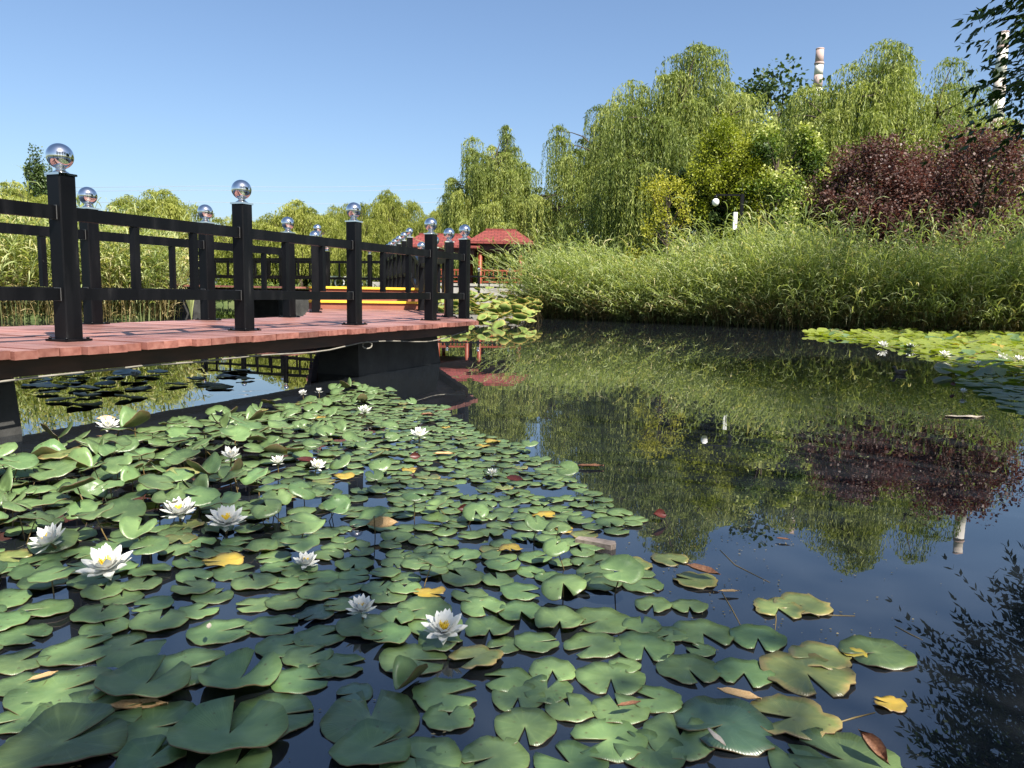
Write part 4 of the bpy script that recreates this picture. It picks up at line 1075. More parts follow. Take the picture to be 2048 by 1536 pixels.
# ------------------------------------------------------------------ lotus patch
def disc_mesh(name, mats, seed, n=28, rings=3, notch=0.32, cup=0.05, wave=0.04, under=True, fold=0.0, ragged=0.0):
    """unit radius leaf with a notch at +x; top, underside and rim; tint=radius, vein=angle"""
    rng = np.random.default_rng(seed)
    ph = rng.uniform(0, 6.28, 4)
    half = notch / 2
    ang = np.linspace(half, 2 * math.pi - half, n)
    V = [(0.0, 0.0, 0.0)]; tint = [0.0]; vein = [0.0]
    rs = np.linspace(0, 1, rings + 1)[1:]
    el = rng.uniform(0.93, 1.07)
    for r in rs:
        for a in ang:
            lob = 1.0 + 0.025 * math.sin(3 * a + ph[0]) + 0.02 * math.sin(5 * a + ph[1])
            dn = min(a - half, 2 * math.pi - half - a)
            lob *= 1.0 - 0.06 * math.exp(-(dn / 0.10) ** 2)          # rounded lobes beside the notch
            if ragged: lob *= 1 - ragged * max(0, math.sin(9 * a + ph[2]) * math.sin(4 * a + ph[3])) * (r ** 4)
            x, y = r * lob * math.cos(a) * el, r * lob * math.sin(a) / el
            z = cup * r * r + wave * r ** 2 * (math.sin(2 * a + ph[2]) + 0.6 * math.sin(4 * a + ph[3])) + 0.035 * r ** 3 * math.sin(7 * a + ph[0])
            z += fold * abs(y) ** 1.3
            if fold: y *= (1 - 0.28 * min(fold, 1.3))
            V.append((x, y, z)); tint.append(r); vein.append(a)
    F = []
    for j in range(n - 1): F.append((0, 1 + j, 2 + j))
    for k in range(rings - 1):
        b0, b1 = 1 + k * n, 1 + (k + 1) * n
        for j in range(n - 1): F.append((b0 + j, b1 + j, b1 + j + 1, b0 + j + 1))
    nt0 = len(F); nv = len(V); mi = [0] * nt0
    if under:
        th = 0.03
        V += [(x, y, z - th) for x, y, z in V]; tint += tint; vein += vein
        F += [tuple(nv + i for i in reversed(q)) for q in F[:nt0]]; mi += [1] * nt0
        loop = [0] + [1 + k * n for k in range(rings)] + [1 + (rings - 1) * n + j for j in range(1, n)] + [1 + k * n + n - 1 for k in range(rings - 2, -1, -1)]
        for i in range(len(loop)):
            a, b = loop[i], loop[(i + 1) % len(loop)]
            F.append((b, a, nv + a, nv + b)); mi.append(1)
    me = bpy.data.meshes.new(name); me.from_pydata(V, [], F)
    for m in mats: me.materials.append(m)
    me.polygons.foreach_set("material_index", mi); me.polygons.foreach_set("use_smooth", [True] * len(F))
    for nm, dat in (("tint", tint), ("vein", vein)):
        at = me.attributes.new(nm, 'FLOAT', 'POINT'); at.data.foreach_set("value", np.array(dat, dtype=np.float32) * (6.0 if nm == "vein" else 1.0))
    me.update()
    return me
def lotus():
    rng = random.Random(9)
    ms = []
    for k in range(4):
        me = disc_mesh("leaf", [M_LOTUS, M_LOTUS], 300 + k, 16, 2, 0.02, 0.28, 0.10)
        ms.append(me)
    mb = MB(); mb.tube([(0, 0, -1), (0.02, 0.01, -0.5), (0, 0, 0)], 0.012, 5, cap=False); ms_st = mb.mesh("stem", M_STEM)
    for i in range(330):
        y = rng.uniform(19.8, 33.0); t = (y - 20.5) / 12.5
        x = rng.uniform(-2.6 - 1.4 * t, 0.65 + 0.6 * t)
        if x < -1.0 and y < 23.5: continue
        z = rng.uniform(0.06, 0.30) + 0.85 * t * rng.uniform(0.3, 1.0)
        r = rng.uniform(0.12, 0.23)
        o = put("lotus_leaf", ms[i % 4], None, (x, y, z), (rng.uniform(-0.3, 0.7), rng.uniform(-0.5, 0.5), rng.uniform(0, 6.28)), (r, r, r))
        front = y < 24
        zone = ("at the front of the patch, ", "mid way in the patch, ", "deep in the patch, ")[0 if y < 24 else (1 if y < 28 else 2)]
        sd = "by the deck tip" if x < -1.6 else ("at its centre" if x < -0.4 else "by the reeds")
        look = "low floating" if z < 0.22 else ("tall raised" if z > 0.6 else "raised")
        tag(o, "pale green " + look + " lotus leaf " + zone + sd, "lotus leaf", look + " lotus leaves " + zone.strip(", ") + " " + sd)
        put("stem", ms_st, o, (0, 0, 0), (0, 0, 0), (1, 1, (z + 0.05) / r))
lotus()

# ------------------------------------------------------------------ lily pads
PV = {}
for k in range(5): PV[("flat", k)] = disc_mesh("lily_pad", [M_PAD, M_PADUNDER], 400 + k, notch=(0.30, 0.55, 0.42, 0.7, 0.22)[k], cup=0.015, wave=0.014, ragged=(0.0, 0.05, 0.0, 0.10, 0.03)[k])
for k in range(5): PV[("cup", k)] = disc_mesh("lily_pad", [M_PAD, M_PADUNDER], 420 + k, notch=(0.35, 0.5, 0.25, 0.6, 0.4)[k], cup=(0.10, 0.2, 0.02, -0.16, 0.26)[k], wave=(0.09, 0.06, 0.12, 0.05, 0.10)[k])
for k in range(3): PV[("fold", k)] = disc_mesh("lily_pad", [M_PAD, M_PADUNDER], 440 + k, notch=0.4, cup=0.05, wave=0.05, fold=(0.5, 0.8, 1.1)[k])
for k in range(3): PV[("yel", k)] = disc_mesh("lily_pad", [M_PADY, M_PADUNDER], 450 + k, notch=(0.5, 0.35, 0.8)[k], cup=0.02, wave=0.025, ragged=0.12)
for k in range(2): PV[("gold", k)] = disc_mesh("lily_pad", [M_PADGOLD, M_PADUNDER], 460 + k, notch=0.4, cup=0.05, wave=0.08, ragged=0.2)
for k in range(2): PV[("old", k)] = disc_mesh("lily_pad", [M_PADDARK, M_PADUNDER], 470 + k, notch=0.25, cup=0.02, wave=0.05, ragged=0.06)
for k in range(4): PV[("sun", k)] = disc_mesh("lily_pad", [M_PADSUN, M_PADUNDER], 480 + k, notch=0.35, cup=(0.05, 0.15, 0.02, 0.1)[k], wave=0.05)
mb = MB(); mb.tube([(0, 0, -1), (0.05, 0.02, -0.5), (0, 0, -0.02)], 0.035, 6, cap=False); ME_LSTEM = mb.mesh("stem", M_STEM)

pads = []          # dict(x,y,z,r,kind,tilt,rz,special)
def add_px(px, py, wpx, notch, kind, z=0.012, label=None, tilt=None):
    c = on_level(px, py, z)
    dist = math.sqrt(c.x ** 2 + c.y ** 2 + (CAM_H - z) ** 2)
    r = 0.5 * wpx / 1536 * dist * 0.99
    a = rad(notch); fs = (CAM_H - z) / dist
    rz = math.atan2(math.sin(a) / max(fs, 0.2), math.cos(a))
    pads.append(dict(x=c.x, y=c.y, z=z, r=r, kind=kind, tilt=tilt or (0.0, 0.0), rz=rz, label=label, hand=True))
HAND = [
 (1557, 1216, 96, 250, "yel", None), (1606, 1209, 104, 195, "yel", None), (1406, 1266, 118, 290, "flat", "lily pad on open water, left of a pair touching at their rims"),
 (1516, 1275, 106, 238, "flat", "floating lily pad with its notch towards the viewer, mid right open water"), (1488, 1345, 110, 232, "flat", None), (1377, 1337, 118, 292, "flat", None),
 (1402, 1299, 56, 160, "flat", "tiny lily pad tucked beside larger pads at the right of the raft"), (1640, 1312, 108, 190, "yel", "yellowing lily pad overlapping a larger blotched pad, right"),
 (1614, 1346, 166, 272, "yel", "large ragged lily pad with yellow blotched rim on open water"), (1752, 1304, 124, 188, "flat", "lily pad floating alone at the far right of the raft"),
 (1708, 1307, 44, 175, "gold", "tiny yellow lily pad beside the rightmost floating pad"), (1779, 1407, 54, 165, "gold", "single small yellow lily pad near the dark tree reflection"),
 (1586, 1434, 150, 182, "yel", "large lily pad with yellow scorched right rim, lower right"), (1447, 1448, 182, 200, "old", "large dark ribbed lily pad under a pale fallen leaf"),
 (1360, 1472, 142, 62, "flat", None), (1216, 1478, 140, 190, "flat", None), (1240, 1418, 108, 112, "flat", None), (1312, 1398, 100, 170, "flat", None),
 (1288, 1292, 120, 262, "flat", None), (1222, 1356, 128, 255, "flat", None), (1690, 1520, 190, 165, "flat", None), (1606, 1530, 120, 120, "flat", None), (1140, 1526, 140, 150, "flat", None),
 (742, 1434, 186, 108, "flat", "big round lily pad with upward notch, bottom left of centre"), (742, 1496, 142, 20, "cup", None), (898, 1432, 100, 92, "flat", None), (892, 1388, 128, 5, "flat", None),
 (1050, 1452, 122, 262, "flat", None), (1036, 1394, 106, 262, "flat", None), (1140, 1414, 100, 118, "flat", None), (990, 1512, 126, 200, "flat", None), (842, 1520, 150, 165, "flat", None), (890, 1524, 110, 60, "flat", None),
 (306, 1455, 165, 8, "flat", None), (458, 1468, 190, 85, "cup", None), (545, 1430, 152, 4, "flat", None), (125, 1485, 190, 30, "cup", None), (170, 1432, 180, 10, "flat", None), (126, 1380, 160, 18, "flat", None),
 (46, 1436, 92, 200, "flat", None), (290, 1368, 150, 50, "cup", None), (368, 1336, 150, 10, "flat", None), (480, 1358, 142, 60, "cup", None), (602, 1358, 108, 0, "flat", None), (258, 1292, 148, 40, "cup", None),
 (160, 1300, 120, 20, "flat", None), (40, 1322, 90, 30, "flat", None), (40, 1368, 80, 40, "flat", None), (560, 1292, 92, 10, "flat", None), (640, 1272, 96, 15, "flat", None), (440, 1262, 110, 10, "flat", None), (545, 1250, 94, 0, "flat", None),
 (682, 1330, 96, 5, "flat", None), (710, 1385, 70, 200, "old", None), (820, 1365, 80, 40, "fold", None), (1015, 1352, 96, 180, "cup", None), (1105, 1340, 96, 265, "flat", None), (1095, 1378, 100, 60, "flat", None),
 (1340, 1268, 66, 200, "flat", None), (1200, 1240, 120, 200, "flat", None), (1120, 1240, 100, 250, "cup", None), (1185, 1290, 110, 200, "flat", None), (1250, 1330, 60, 240, "flat", None),
 (1390, 1160, 86, 170, "yel", "yellowing lily pad beside a brown curled leaf, right side"), (1262, 1128, 84, 200, "yel", None), (1340, 1118, 74, 330, "yel", None), (1208, 1118, 60, 200, "flat", None),
 (300, 1516, 110, 60, "cup", None), (470, 1530, 130, 80, "flat", None), (1300, 1500, 130, 150, "flat", None), (1010, 1290, 70, 200, "flat", None), (60, 1480, 70, 150, "flat", None),
]
for q in HAND: add_px(q[0], q[1], q[2], q[3], q[4], 0.0045 if q[4] != "cup" else 0.012, q[5])

FIELD = [on_level(q[0], q[1], 0.08 if q[0] < 645 and q[1] < 920 else 0.01).xy for q in ((-60, 915), (0, 895), (120, 880), (230, 862), (330, 832), (440, 812), (560, 792), (640, 780), (720, 768), (775, 782), (800, 800), (880, 812), (930, 850), (960, 868), (1030, 885), (1110, 930), (1170, 968), (1210, 1000),
        (1290, 1042), (1225, 1062), (1200, 1078), (1215, 1105), (1300, 1120), (1330, 1150), (1300, 1180), (1400, 1215), (1345, 1250), (1300, 1300), (1300, 1380), (1290, 1420), (1330, 1560), (-60, 1560))]
FIELD_R = [on_level(*q).xy for q in ((1600, 669), (1800, 664), (2100, 668), (2200, 900), (2040, 835), (2000, 800), (1950, 775), (1880, 748), (1920, 735), (1890, 715), (1780, 692), (1700, 680))]
FIELD_B = [on_level(*q).xy for q in ((60, 800), (30, 765), (200, 745), (420, 738), (560, 738), (480, 752), (520, 768), (380, 785), (260, 800), (150, 820))]
def inside(p, poly):
    c = False; n = len(poly); j = n - 1
    for i in range(n):
        if (poly[i].y > p[1]) != (poly[j].y > p[1]) and p[0] < (poly[j].x - poly[i].x) * (p[1] - poly[i].y) / (poly[j].y - poly[i].y) + poly[i].x: c = not c
        j = i
    return c
def scatter(poly, n_try, rfun, over, rng, zone, keep=None):
    xs = [q.x for q in poly]; ys = [q.y for q in poly]
    cell = {}
    def near(x, y, r):
        gx, gy = int(x // 0.25), int(y // 0.25)
        for a in (-1, 0, 1):
            for b in (-1, 0, 1):
                for (qx, qy, qr) in cell.get((gx + a, gy + b), ()):
                    if (qx - x) ** 2 + (qy - y) ** 2 < (over * (r + qr)) ** 2: return True
        return False
    for q in pads: cell.setdefault((int(q["x"] // 0.25), int(q["y"] // 0.25)), []).append((q["x"], q["y"], q["r"] * 1.15))
    out = []
    for _ in range(n_try):
        x, y = rng.uniform(min(xs), max(xs)), rng.uniform(min(ys), max(ys))
        if not inside((x, y), poly): continue
        r = rfun(x, y)
        if keep and not keep(x, y): continue
        if near(x, y, r): continue
        cell.setdefault((int(x // 0.25), int(y // 0.25)), []).append((x, y, r)); out.append((x, y, r))
    return out
FLOWER_PX = [(888, 1262), (214, 1136), (102, 1085), (453, 1046), (358, 1026), (612, 1128), (724, 1222), (838, 872), (462, 914), (634, 934), (556, 926), (216, 854), (730, 824), (985, 948), (606, 788), (638, 784)]
FLOWER_XY = [on_level(a, b, 0.06) for a, b in FLOWER_PX]
def clear_of_flowers(x, y):
    """leaves are pushed flat right around a flower and just in front of it"""
    for c in FLOWER_XY:
        dx, dy = x - c.x, y - c.y
        d = math.hypot(c.x, c.y); ux, uy = c.x / d, c.y / d
        along = -(dx * ux + dy * uy); across = abs(dx * uy - dy * ux)
        if -0.10 < along < 0.34 and across < 0.13: return False
    return True
rngp = random.Random(17)
def raised(x, y):
    """how thickly the leaves stand above the water: the left part of the raft"""
    b = on_boundary = -0.55 - 0.05 * (y - 3)                     # leaves stand up left of this line
    return min(max((b - x) / 0.9, 0), 1) * (1.0 if y > 3.0 else max(0.25, (y - 1.6) / 1.4)) * (1.0 if y < 4.6 else 0.45)
def r_main(x, y):
    k = raised(x, y)
    front = min(max((2.8 - y) / 1.0, 0), 1)
    return rngp.uniform(0.040, 0.062) * (1 - k) * (1 + 0.45 * front) + k * rngp.uniform(0.058, 0.100)
def hole(x, y):
    for hx, hy, hr in HOLES:
        if (x - hx) ** 2 + ((y - hy) * 0.8) ** 2 < hr * hr: return False
    return True
HOLES = [(*on_level(px, py).xy, r) for px, py, r in ((660, 1420, 0.10), (30, 1400, 0.08), (600, 1490, 0.16), (700, 970, 0.12), (1090, 985, 0.10), (1300, 1310, 0.06), (960, 1480, 0.06), (1180, 1440, 0.05), (950, 1090, 0.07), (1350, 1420, 0.05), (930, 975, 0.08), (760, 1010, 0.09), (720, 1065, 0.07), (560, 1330, 0.05), (400, 1390, 0.05))]
main = scatter(FIELD, 42000, r_main, 0.72, rngp, "main", hole)
for x, y, r in main:
    k = raised(x, y)
    if rngp.random() < k * 0.85 and clear_of_flowers(x, y):
        z = rngp.uniform(0.03, 0.125) * (0.5 + 0.5 * k); kind = rngp.choices(["cup", "fold", "flat", "yel"], [0.62, 0.2, 0.16, 0.02])[0]
        tilt = (rngp.gauss(0.15, 0.2), rngp.gauss(0.0, 0.22))
    else:
        z = rngp.uniform(0.0035, 0.012); kind = rngp.choices(["flat", "cup", "yel", "gold", "old"], [0.87, 0.06, 0.03, 0.012, 0.028])[0]
        tilt = (rngp.gauss(0, 0.03), rngp.gauss(0, 0.03))
        if rngp.random() < 0.06 and y < 6 and clear_of_flowers(x, y): z = rngp.uniform(0.05, 0.12); kind = "cup"; tilt = (rngp.gauss(0.18, 0.2), rngp.gauss(0, 0.2))
    pads.append(dict(x=x, y=y, z=z, r=r, kind=kind, tilt=tilt, rz=rngp.uniform(0, 6.28), label=None, zone="main"))
# lower leaves beneath the raised ones
for x, y, r in scatter(FIELD, 12000, lambda x, y: rngp.uniform(0.05, 0.085), 0.64, rngp, "under", lambda x, y: raised(x, y) > 0.25):
    pads.append(dict(x=x, y=y, z=rngp.uniform(0.006, 0.02), r=r, kind="flat", tilt=(0, 0), rz=rngp.uniform(0, 6.28), label=None, zone="main"))
for x, y, r in scatter(FIELD_R, 30000, lambda x, y: rngp.uniform(0.10, 0.16), 0.62, rngp, "right"):
    up = rngp.random() < 0.35 and y > 9
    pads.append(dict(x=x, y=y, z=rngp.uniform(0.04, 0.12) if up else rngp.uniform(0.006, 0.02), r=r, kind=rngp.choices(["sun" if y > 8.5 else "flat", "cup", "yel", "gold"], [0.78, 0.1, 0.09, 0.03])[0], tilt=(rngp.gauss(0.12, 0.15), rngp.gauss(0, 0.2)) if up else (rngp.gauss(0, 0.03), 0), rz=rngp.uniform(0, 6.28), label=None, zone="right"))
for x, y, r in scatter(FIELD_B, 90, lambda x, y: rngp.uniform(0.09, 0.14), 0.9, rngp, "bridge"):
    pads.append(dict(x=x, y=y, z=rngp.uniform(0.006, 0.02), r=r, kind=rngp.choice(["flat", "old", "flat", "cup"]), tilt=(rngp.gauss(0, 0.06), rngp.gauss(0, 0.06)), rz=rngp.uniform(0, 6.28), label=None, zone="bridge"))
def pad_label(q):
    z = q.get("zone", "main"); near = q["y"] < 2.3; left = q["x"] < -0.75
    if z == "right":
        if q["kind"] in ("yel", "gold"): return "yellowed lily pad in the right hand raft below the reeds", "yellowed pads in the right raft"
        return ("sunlit lily pad in the far right raft below the shaded reeds", "sunlit pads of the right raft") if q["y"] > 9.2 else ("shaded grey green lily pad at the near end of the right raft", "shaded pads of the right raft")
    if z == "bridge": return "dark lily pad on the blue water just under the footbridge", "dark pads by the footbridge"
    if q["kind"] == "yel": return "yellow edged lily pad lying flat among green pads of the main raft", "yellow edged pads of the main raft"
    if q["kind"] == "gold": return "golden withered lily pad among green pads of the main raft", "golden pads of the main raft"
    if q["kind"] == "old": return "dark old lily pad lying flat in the main raft", "dark old pads of the main raft"
    if q["z"] > 0.035:
        if near: return "raised cupped lily pad in the shaded foreground of the main raft", "raised foreground pads"
        return ("raised cupped lily pad standing on a stem at the left of the main raft", "raised pads at the left") if left else ("raised lily pad on a short stem in the middle of the main raft", "raised pads in the middle")
    if near: return ("flat lily pad floating at the bottom left of the picture", "flat pads bottom left") if left else (("flat lily pad floating at the bottom right beside open water", "flat pads bottom right") if q["x"] > 0.25 else ("flat lily pad floating at the bottom centre of the picture", "flat pads bottom centre"))
    if q["y"] > 4.6: return "small flat lily pad at the far tip of the main raft near the pier", "flat pads near the pier"
    return ("flat lily pad low between the raised leaves at the left", "flat pads at the left") if left else ("small flat lily pad in the dense middle of the main raft", "flat pads in the middle")
FLOWER_AT = [(888, 1262, "largest open white lily"), (214, 1136, "drooping white lily"), (102, 1085, "leftmost cupped white lily"), (405, 1036, "close pair of white lilies"),
             (612, 1128, "small upright white lily"), (724, 1222, "half hidden white lily"), (838, 872, "white lily beside a brown leaf"), (462, 914, "creamy tilted lily"), (634, 934, "leaning white lily"),
             (216, 854, "white lily near the left pier"), (730, 824, "small white lily near the pier"), (985, 948, "raft's rightmost small lily"), (622, 786, "two tiny lilies by the pier"),
             (1766, 692, "right raft's leftmost lily"), (1890, 712, "right raft's rim lily"), (2006, 718, "lily by the right edge"), (1926, 784, "single shaded tiny lily"),
             (1745, 1498, "large brown curled leaf"), (1318, 1030, "dark red curled leaf"), (1405, 1142, "pale edged brown leaf"), (1433, 1474, "pale slender fallen leaf"), (765, 1048, "ragged golden leaf"),
             (1258, 1408, "rust brown dry leaf"), (86, 1352, "yellow brown sunken leaf"), (275, 1410, "decayed yellow pad edge"), (418, 1252, "tiny pale leaf"), (930, 1018, "dark red upright leaf"), (1192, 1082, "floating wood chunk"), (1180, 932, "rust red floating leaf"), (270, 752, "lily under the footbridge")]
FLOWER_AT = [(on_level(a, b, 0.04), n) for a, b, n in FLOWER_AT]
ORD = ["nearest", "second nearest", "third nearest", "fourth nearest", "fifth nearest", "sixth nearest", "seventh nearest", "eighth nearest", "ninth nearest", "tenth nearest"]
def name_pads(qs):
    buckets = {}
    for q in qs:
        if q.get("label"): continue
        p = Vector((q["x"], q["y"], 0.04))
        c, nm = min(FLOWER_AT, key=lambda f: (f[0] - p).length)
        d = p - c
        side = ("right of" if d.x > 0 else "left of") if abs(d.x) > abs(d.y) * 0.8 else ("behind" if d.y > 0 else "in front of")
        look = {"yel": "yellow edged", "gold": "golden withered", "old": "dark old"}.get(q["kind"]) or ("raised cupped" if q["z"] > 0.035 else "flat floating")
        buckets.setdefault((look, side, nm), []).append((d.length, q))
    for (look, side, nm), lst in buckets.items():
        lst.sort(key=lambda a: a[0])
        for i, (_, q) in enumerate(lst):
            o = ORD[i] if i < len(ORD) else "farther"
            q["label"] = (o + " " if len(lst) > 1 else "") + look + " lily pad " + side + " the " + nm
def visible_px(q):
    d = Vector((q["x"], q["y"], q["z"] - CAM_H))
    xc = d.dot(_R2); yc = d.dot(_U2); zc = d.dot(_F)
    if zc < 0.2: return 0
    if abs(xc / zc) > 0.70 or abs(yc / zc) > 0.53: return 0
    size = q["r"] / zc * 1536
    fs = max((CAM_H - q["z"]) / d.length, 0.05) + (0.25 if q["z"] > 0.03 else 0)
    return size * size * fs + (1e6 if q.get("hand") else 0)
pads.sort(key=visible_px, reverse=True)
def pad_matrix(q):
    return Matrix.Translation((q["x"], q["y"], q["z"])) @ Matrix.Rotation(q["tilt"][0], 4, 'X') @ Matrix.Rotation(q["tilt"][1], 4, 'Y') @ Matrix.Rotation(q["rz"], 4, 'Z') @ Matrix.Diagonal((q["r"], q["r"], q["r"], 1))
NVAR = {"sun": 4, "flat": 5, "cup": 5, "fold": 3, "yel": 3, "gold": 2, "old": 2}
G_NUM = 300
rest = []
name_pads([q for q in pads[:G_NUM] if visible_px(q) > 0])
for i, q in enumerate(pads):
    vp = visible_px(q)
    if vp <= 0 and q.get("zone") != "main" : pass
    q["var"] = rngp.randrange(NVAR[q["kind"]])
    if i < G_NUM and vp > 0:
        me = PV[(q["kind"], q["var"])]
        M = pad_matrix(q)
        o = put("lily_pad", me); o.matrix_world = M
        lb, gr = pad_label(q)
        if q.get("label"): lb = q["label"]
        tag(o, lb, "lily pad", gr)
        if q["z"] > 0.035:
            ln = (q["z"] + 0.06) / q["r"]
            s = put("stem", ME_LSTEM, o); s.scale = (1, 1, ln); s.rotation_euler = (-q["tilt"][0] * 0.8, -q["tilt"][1] * 0.8, 0)
    else:
        rest.append(q)
def joined_pads(name, label, qs, nseg=13, und=True):
    """the pads past the first three hundred, one mass"""
    low = {}
    V = []; T = []; VE = []; Fv = []; Fl = []; MI = []; nb = 0
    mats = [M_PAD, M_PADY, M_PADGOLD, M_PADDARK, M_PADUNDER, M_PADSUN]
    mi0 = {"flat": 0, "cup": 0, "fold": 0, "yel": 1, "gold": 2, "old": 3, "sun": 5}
    for q in qs:
        key = (q["kind"], q["var"])
        if key not in low:
            k, v = key
            pr = dict(flat=dict(cup=0.015, wave=0.02), cup=dict(cup=(0.10, 0.2, 0.02, -0.16, 0.26)[v % 5], wave=0.08), fold=dict(cup=0.05, wave=0.05, fold=(0.5, 0.8, 1.1)[v % 3]), yel=dict(cup=0.02, wave=0.03, ragged=0.1), gold=dict(cup=0.05, wave=0.08, ragged=0.15), old=dict(cup=0.02, wave=0.05), sun=dict(cup=0.08, wave=0.06))[k]
            me = disc_mesh("tmp", [M_PAD, M_PADUNDER], 500 + v + 17 * mi0[k], nseg, 2, 0.4, under=und, **pr)
            co = np.empty(len(me.vertices) * 3, np.float32); me.vertices.foreach_get("co", co)
            t = np.empty(len(me.vertices), np.float32); me.attributes["tint"].data.foreach_get("value", t)
            ve = np.empty(len(me.vertices), np.float32); me.attributes["vein"].data.foreach_get("value", ve)
            low[key] = (co.reshape(-1, 3).copy(), [tuple(p.vertices) for p in me.polygons], [p.material_index for p in me.polygons], t, ve)
            bpy.data.meshes.remove(me)
        co, fs, mi, t, ve = low[key]
        M = np.array(pad_matrix(q))
        V.append(co @ M[:3, :3].T + M[:3, 3]); T.append(t); VE.append(ve)
        for f_, m_ in zip(fs, mi): Fv.append([nb + a for a in f_]); MI.append(4 if m_ else mi0[q["kind"]])
        nb += len(co)
    me = bpy.data.meshes.new(name); me.from_pydata(np.concatenate(V).tolist(), [], Fv)
    for m_ in mats: me.materials.append(m_)
    me.polygons.foreach_set("material_index", MI); me.polygons.foreach_set("use_smooth", [True] * len(Fv))
    for nm, dat in (("tint", T), ("vein", VE)):
        at = me.attributes.new(nm, 'FLOAT', 'POINT'); at.data.foreach_set("value", np.concatenate(dat))
    me.update()
    tag(put(name, me), label, "lily pads", kind="stuff")
rm = [q for q in rest if q.get("zone", "main") != "right"]; rr_ = [q for q in rest if q.get("zone") == "right"]
if rm: joined_pads("lily_pads", "mass of smaller lily pads filling the main raft", rm)
if rr_: joined_pads("lily_pads", "mass of distant lily pads filling the right hand raft", rr_, 11, False)

# ------------------------------------------------------------------ water lily flowers
def petal_mesh(seed):
    rng = np.random.default_rng(seed)
    V = []; F = []; rows = 5
    prof = [(0.0, 0.10), (0.25, 0.20), (0.55, 0.25), (0.82, 0.15), (1.0, 0.012)]
    for t, w in prof:
        z = 0.10 * t + 0.16 * t * t
        for j, s in enumerate((-1, -0.45, 0.45, 1)):
            V.append((t, s * w * 0.9, z + 0.11 * w * 4 * abs(s) ** 2 * 0.25))
    for i in range(rows - 1):
        for j in range(3): F.append((i * 4 + j, i * 4 + j + 1, (i + 1) * 4 + j + 1, (i + 1) * 4 + j))
    n = len(V); base = len(F)
    V += [(x, y, z - 0.025) for x, y, z in V]; F += [tuple(n + a for a in reversed(f)) for f in F[:base]]
    me = bpy.data.meshes.new("petal"); me.from_pydata(V, [], F); me.materials.append(M_PETAL)
    me.polygons.foreach_set("use_smooth", [True] * len(F))
    at = me.attributes.new("tint", 'FLOAT', 'POINT'); at.data.foreach_set("value", np.full(len(V), 0.7, np.float32))
    me.update(); return me
PETALS = [petal_mesh(k) for k in range(2)]
mb = MB()
for k in range(22):
    a = k * 2.4; r = 0.04 + 0.13 * math.sqrt(k / 22.0)
    mb.tube([(r * 0.5 * math.cos(a), r * 0.5 * math.sin(a), 0.05), (r * math.cos(a), r * math.sin(a), 0.24 + 0.06 * math.sin(k))], [0.018, 0.022], 4)
ME_STAMEN = mb.mesh("stamens", M_STAMEN)
mb = MB()
for k in range(4):
    a = k * math.pi / 2; ca, sa = math.cos(a), math.sin(a)
    mb.add([(0, 0, -0.03), (0.5 * ca - 0.16 * sa, 0.5 * sa + 0.16 * ca, -0.01), (0.95 * ca, 0.95 * sa, 0.10), (0.5 * ca + 0.16 * sa, 0.5 * sa - 0.16 * ca, -0.01)], [(0, 1, 2, 3)])
ME_SEPAL = mb.mesh("sepals", M_PETAL)
at = ME_SEPAL.attributes.new("tint", 'FLOAT', 'POINT')
def flower(px, py, wpx, label, z=0.06, closed=0.0, tilt=(0, 0), seed=0):
    z = z * (0.55 if py > 980 else 0.9)
    c = on_level(px, py, z)
    dist = math.sqrt(c.x ** 2 + c.y ** 2 + (CAM_H - z) ** 2)
    R = 0.5 * wpx / 1536 * dist
    rng = random.Random(seed)
    t = empty("water_lily_flower", (c.x, c.y, z), rng.uniform(0, 6.28)); t.scale = (R, R, R)
    t.rotation_mode = "ZXY"; t.rotation_euler = (0.16 - 0.7 * tilt[0], tilt[1], t.rotation_euler[2])
    t.rotation_mode = "XYZ"
    t.rotation_euler = (Matrix.Rotation(0.16 - 0.7 * tilt[0], 3, "X") @ Matrix.Rotation(tilt[1], 3, "Y") @ Matrix.Rotation(rng.uniform(0, 6.28), 3, "Z")).to_euler()
    tag(t, label, "flower", "white water lily flowers")
    big = wpx > 45
    rings = ((8, 1.0, 0.10, 0), (8, 0.95, 0.40, 0.5), (8, 0.82, 0.70, 0.2), (5, 0.52, 0.80, 0.7)) if big else ((7, 1.0, 0.25, 0), (6, 0.9, 0.7, 0.5), (5, 0.7, 1.1, 0.2))
    for n, ln, el, ph in rings:
        for k in range(n):
            a = 2 * math.pi * (k + ph) / n + rng.gauss(0, 0.06); e = min(el + closed * 0.5 + rng.gauss(0, 0.08), 1.45)
            put("petal", PETALS[k % 2], t, (0.05 * math.cos(a), 0.05 * math.sin(a), 0), (0, -e, a), (ln * rng.uniform(0.93, 1.05), ln * 0.95, ln))
    put("stamens", ME_STAMEN, t, (0, 0, 0.04), (0, 0, 0), (1.3, 1.3, 1.55))
    put("sepals", ME_SEPAL, t)
    mb = MB(); mb.tube([(0, 0, -(z + 0.05) / R), (0.02, 0.02, -0.3), (0, 0, 0.0)], 0.07, 6, cap=False); mb.build("stem", M_STEM, t)
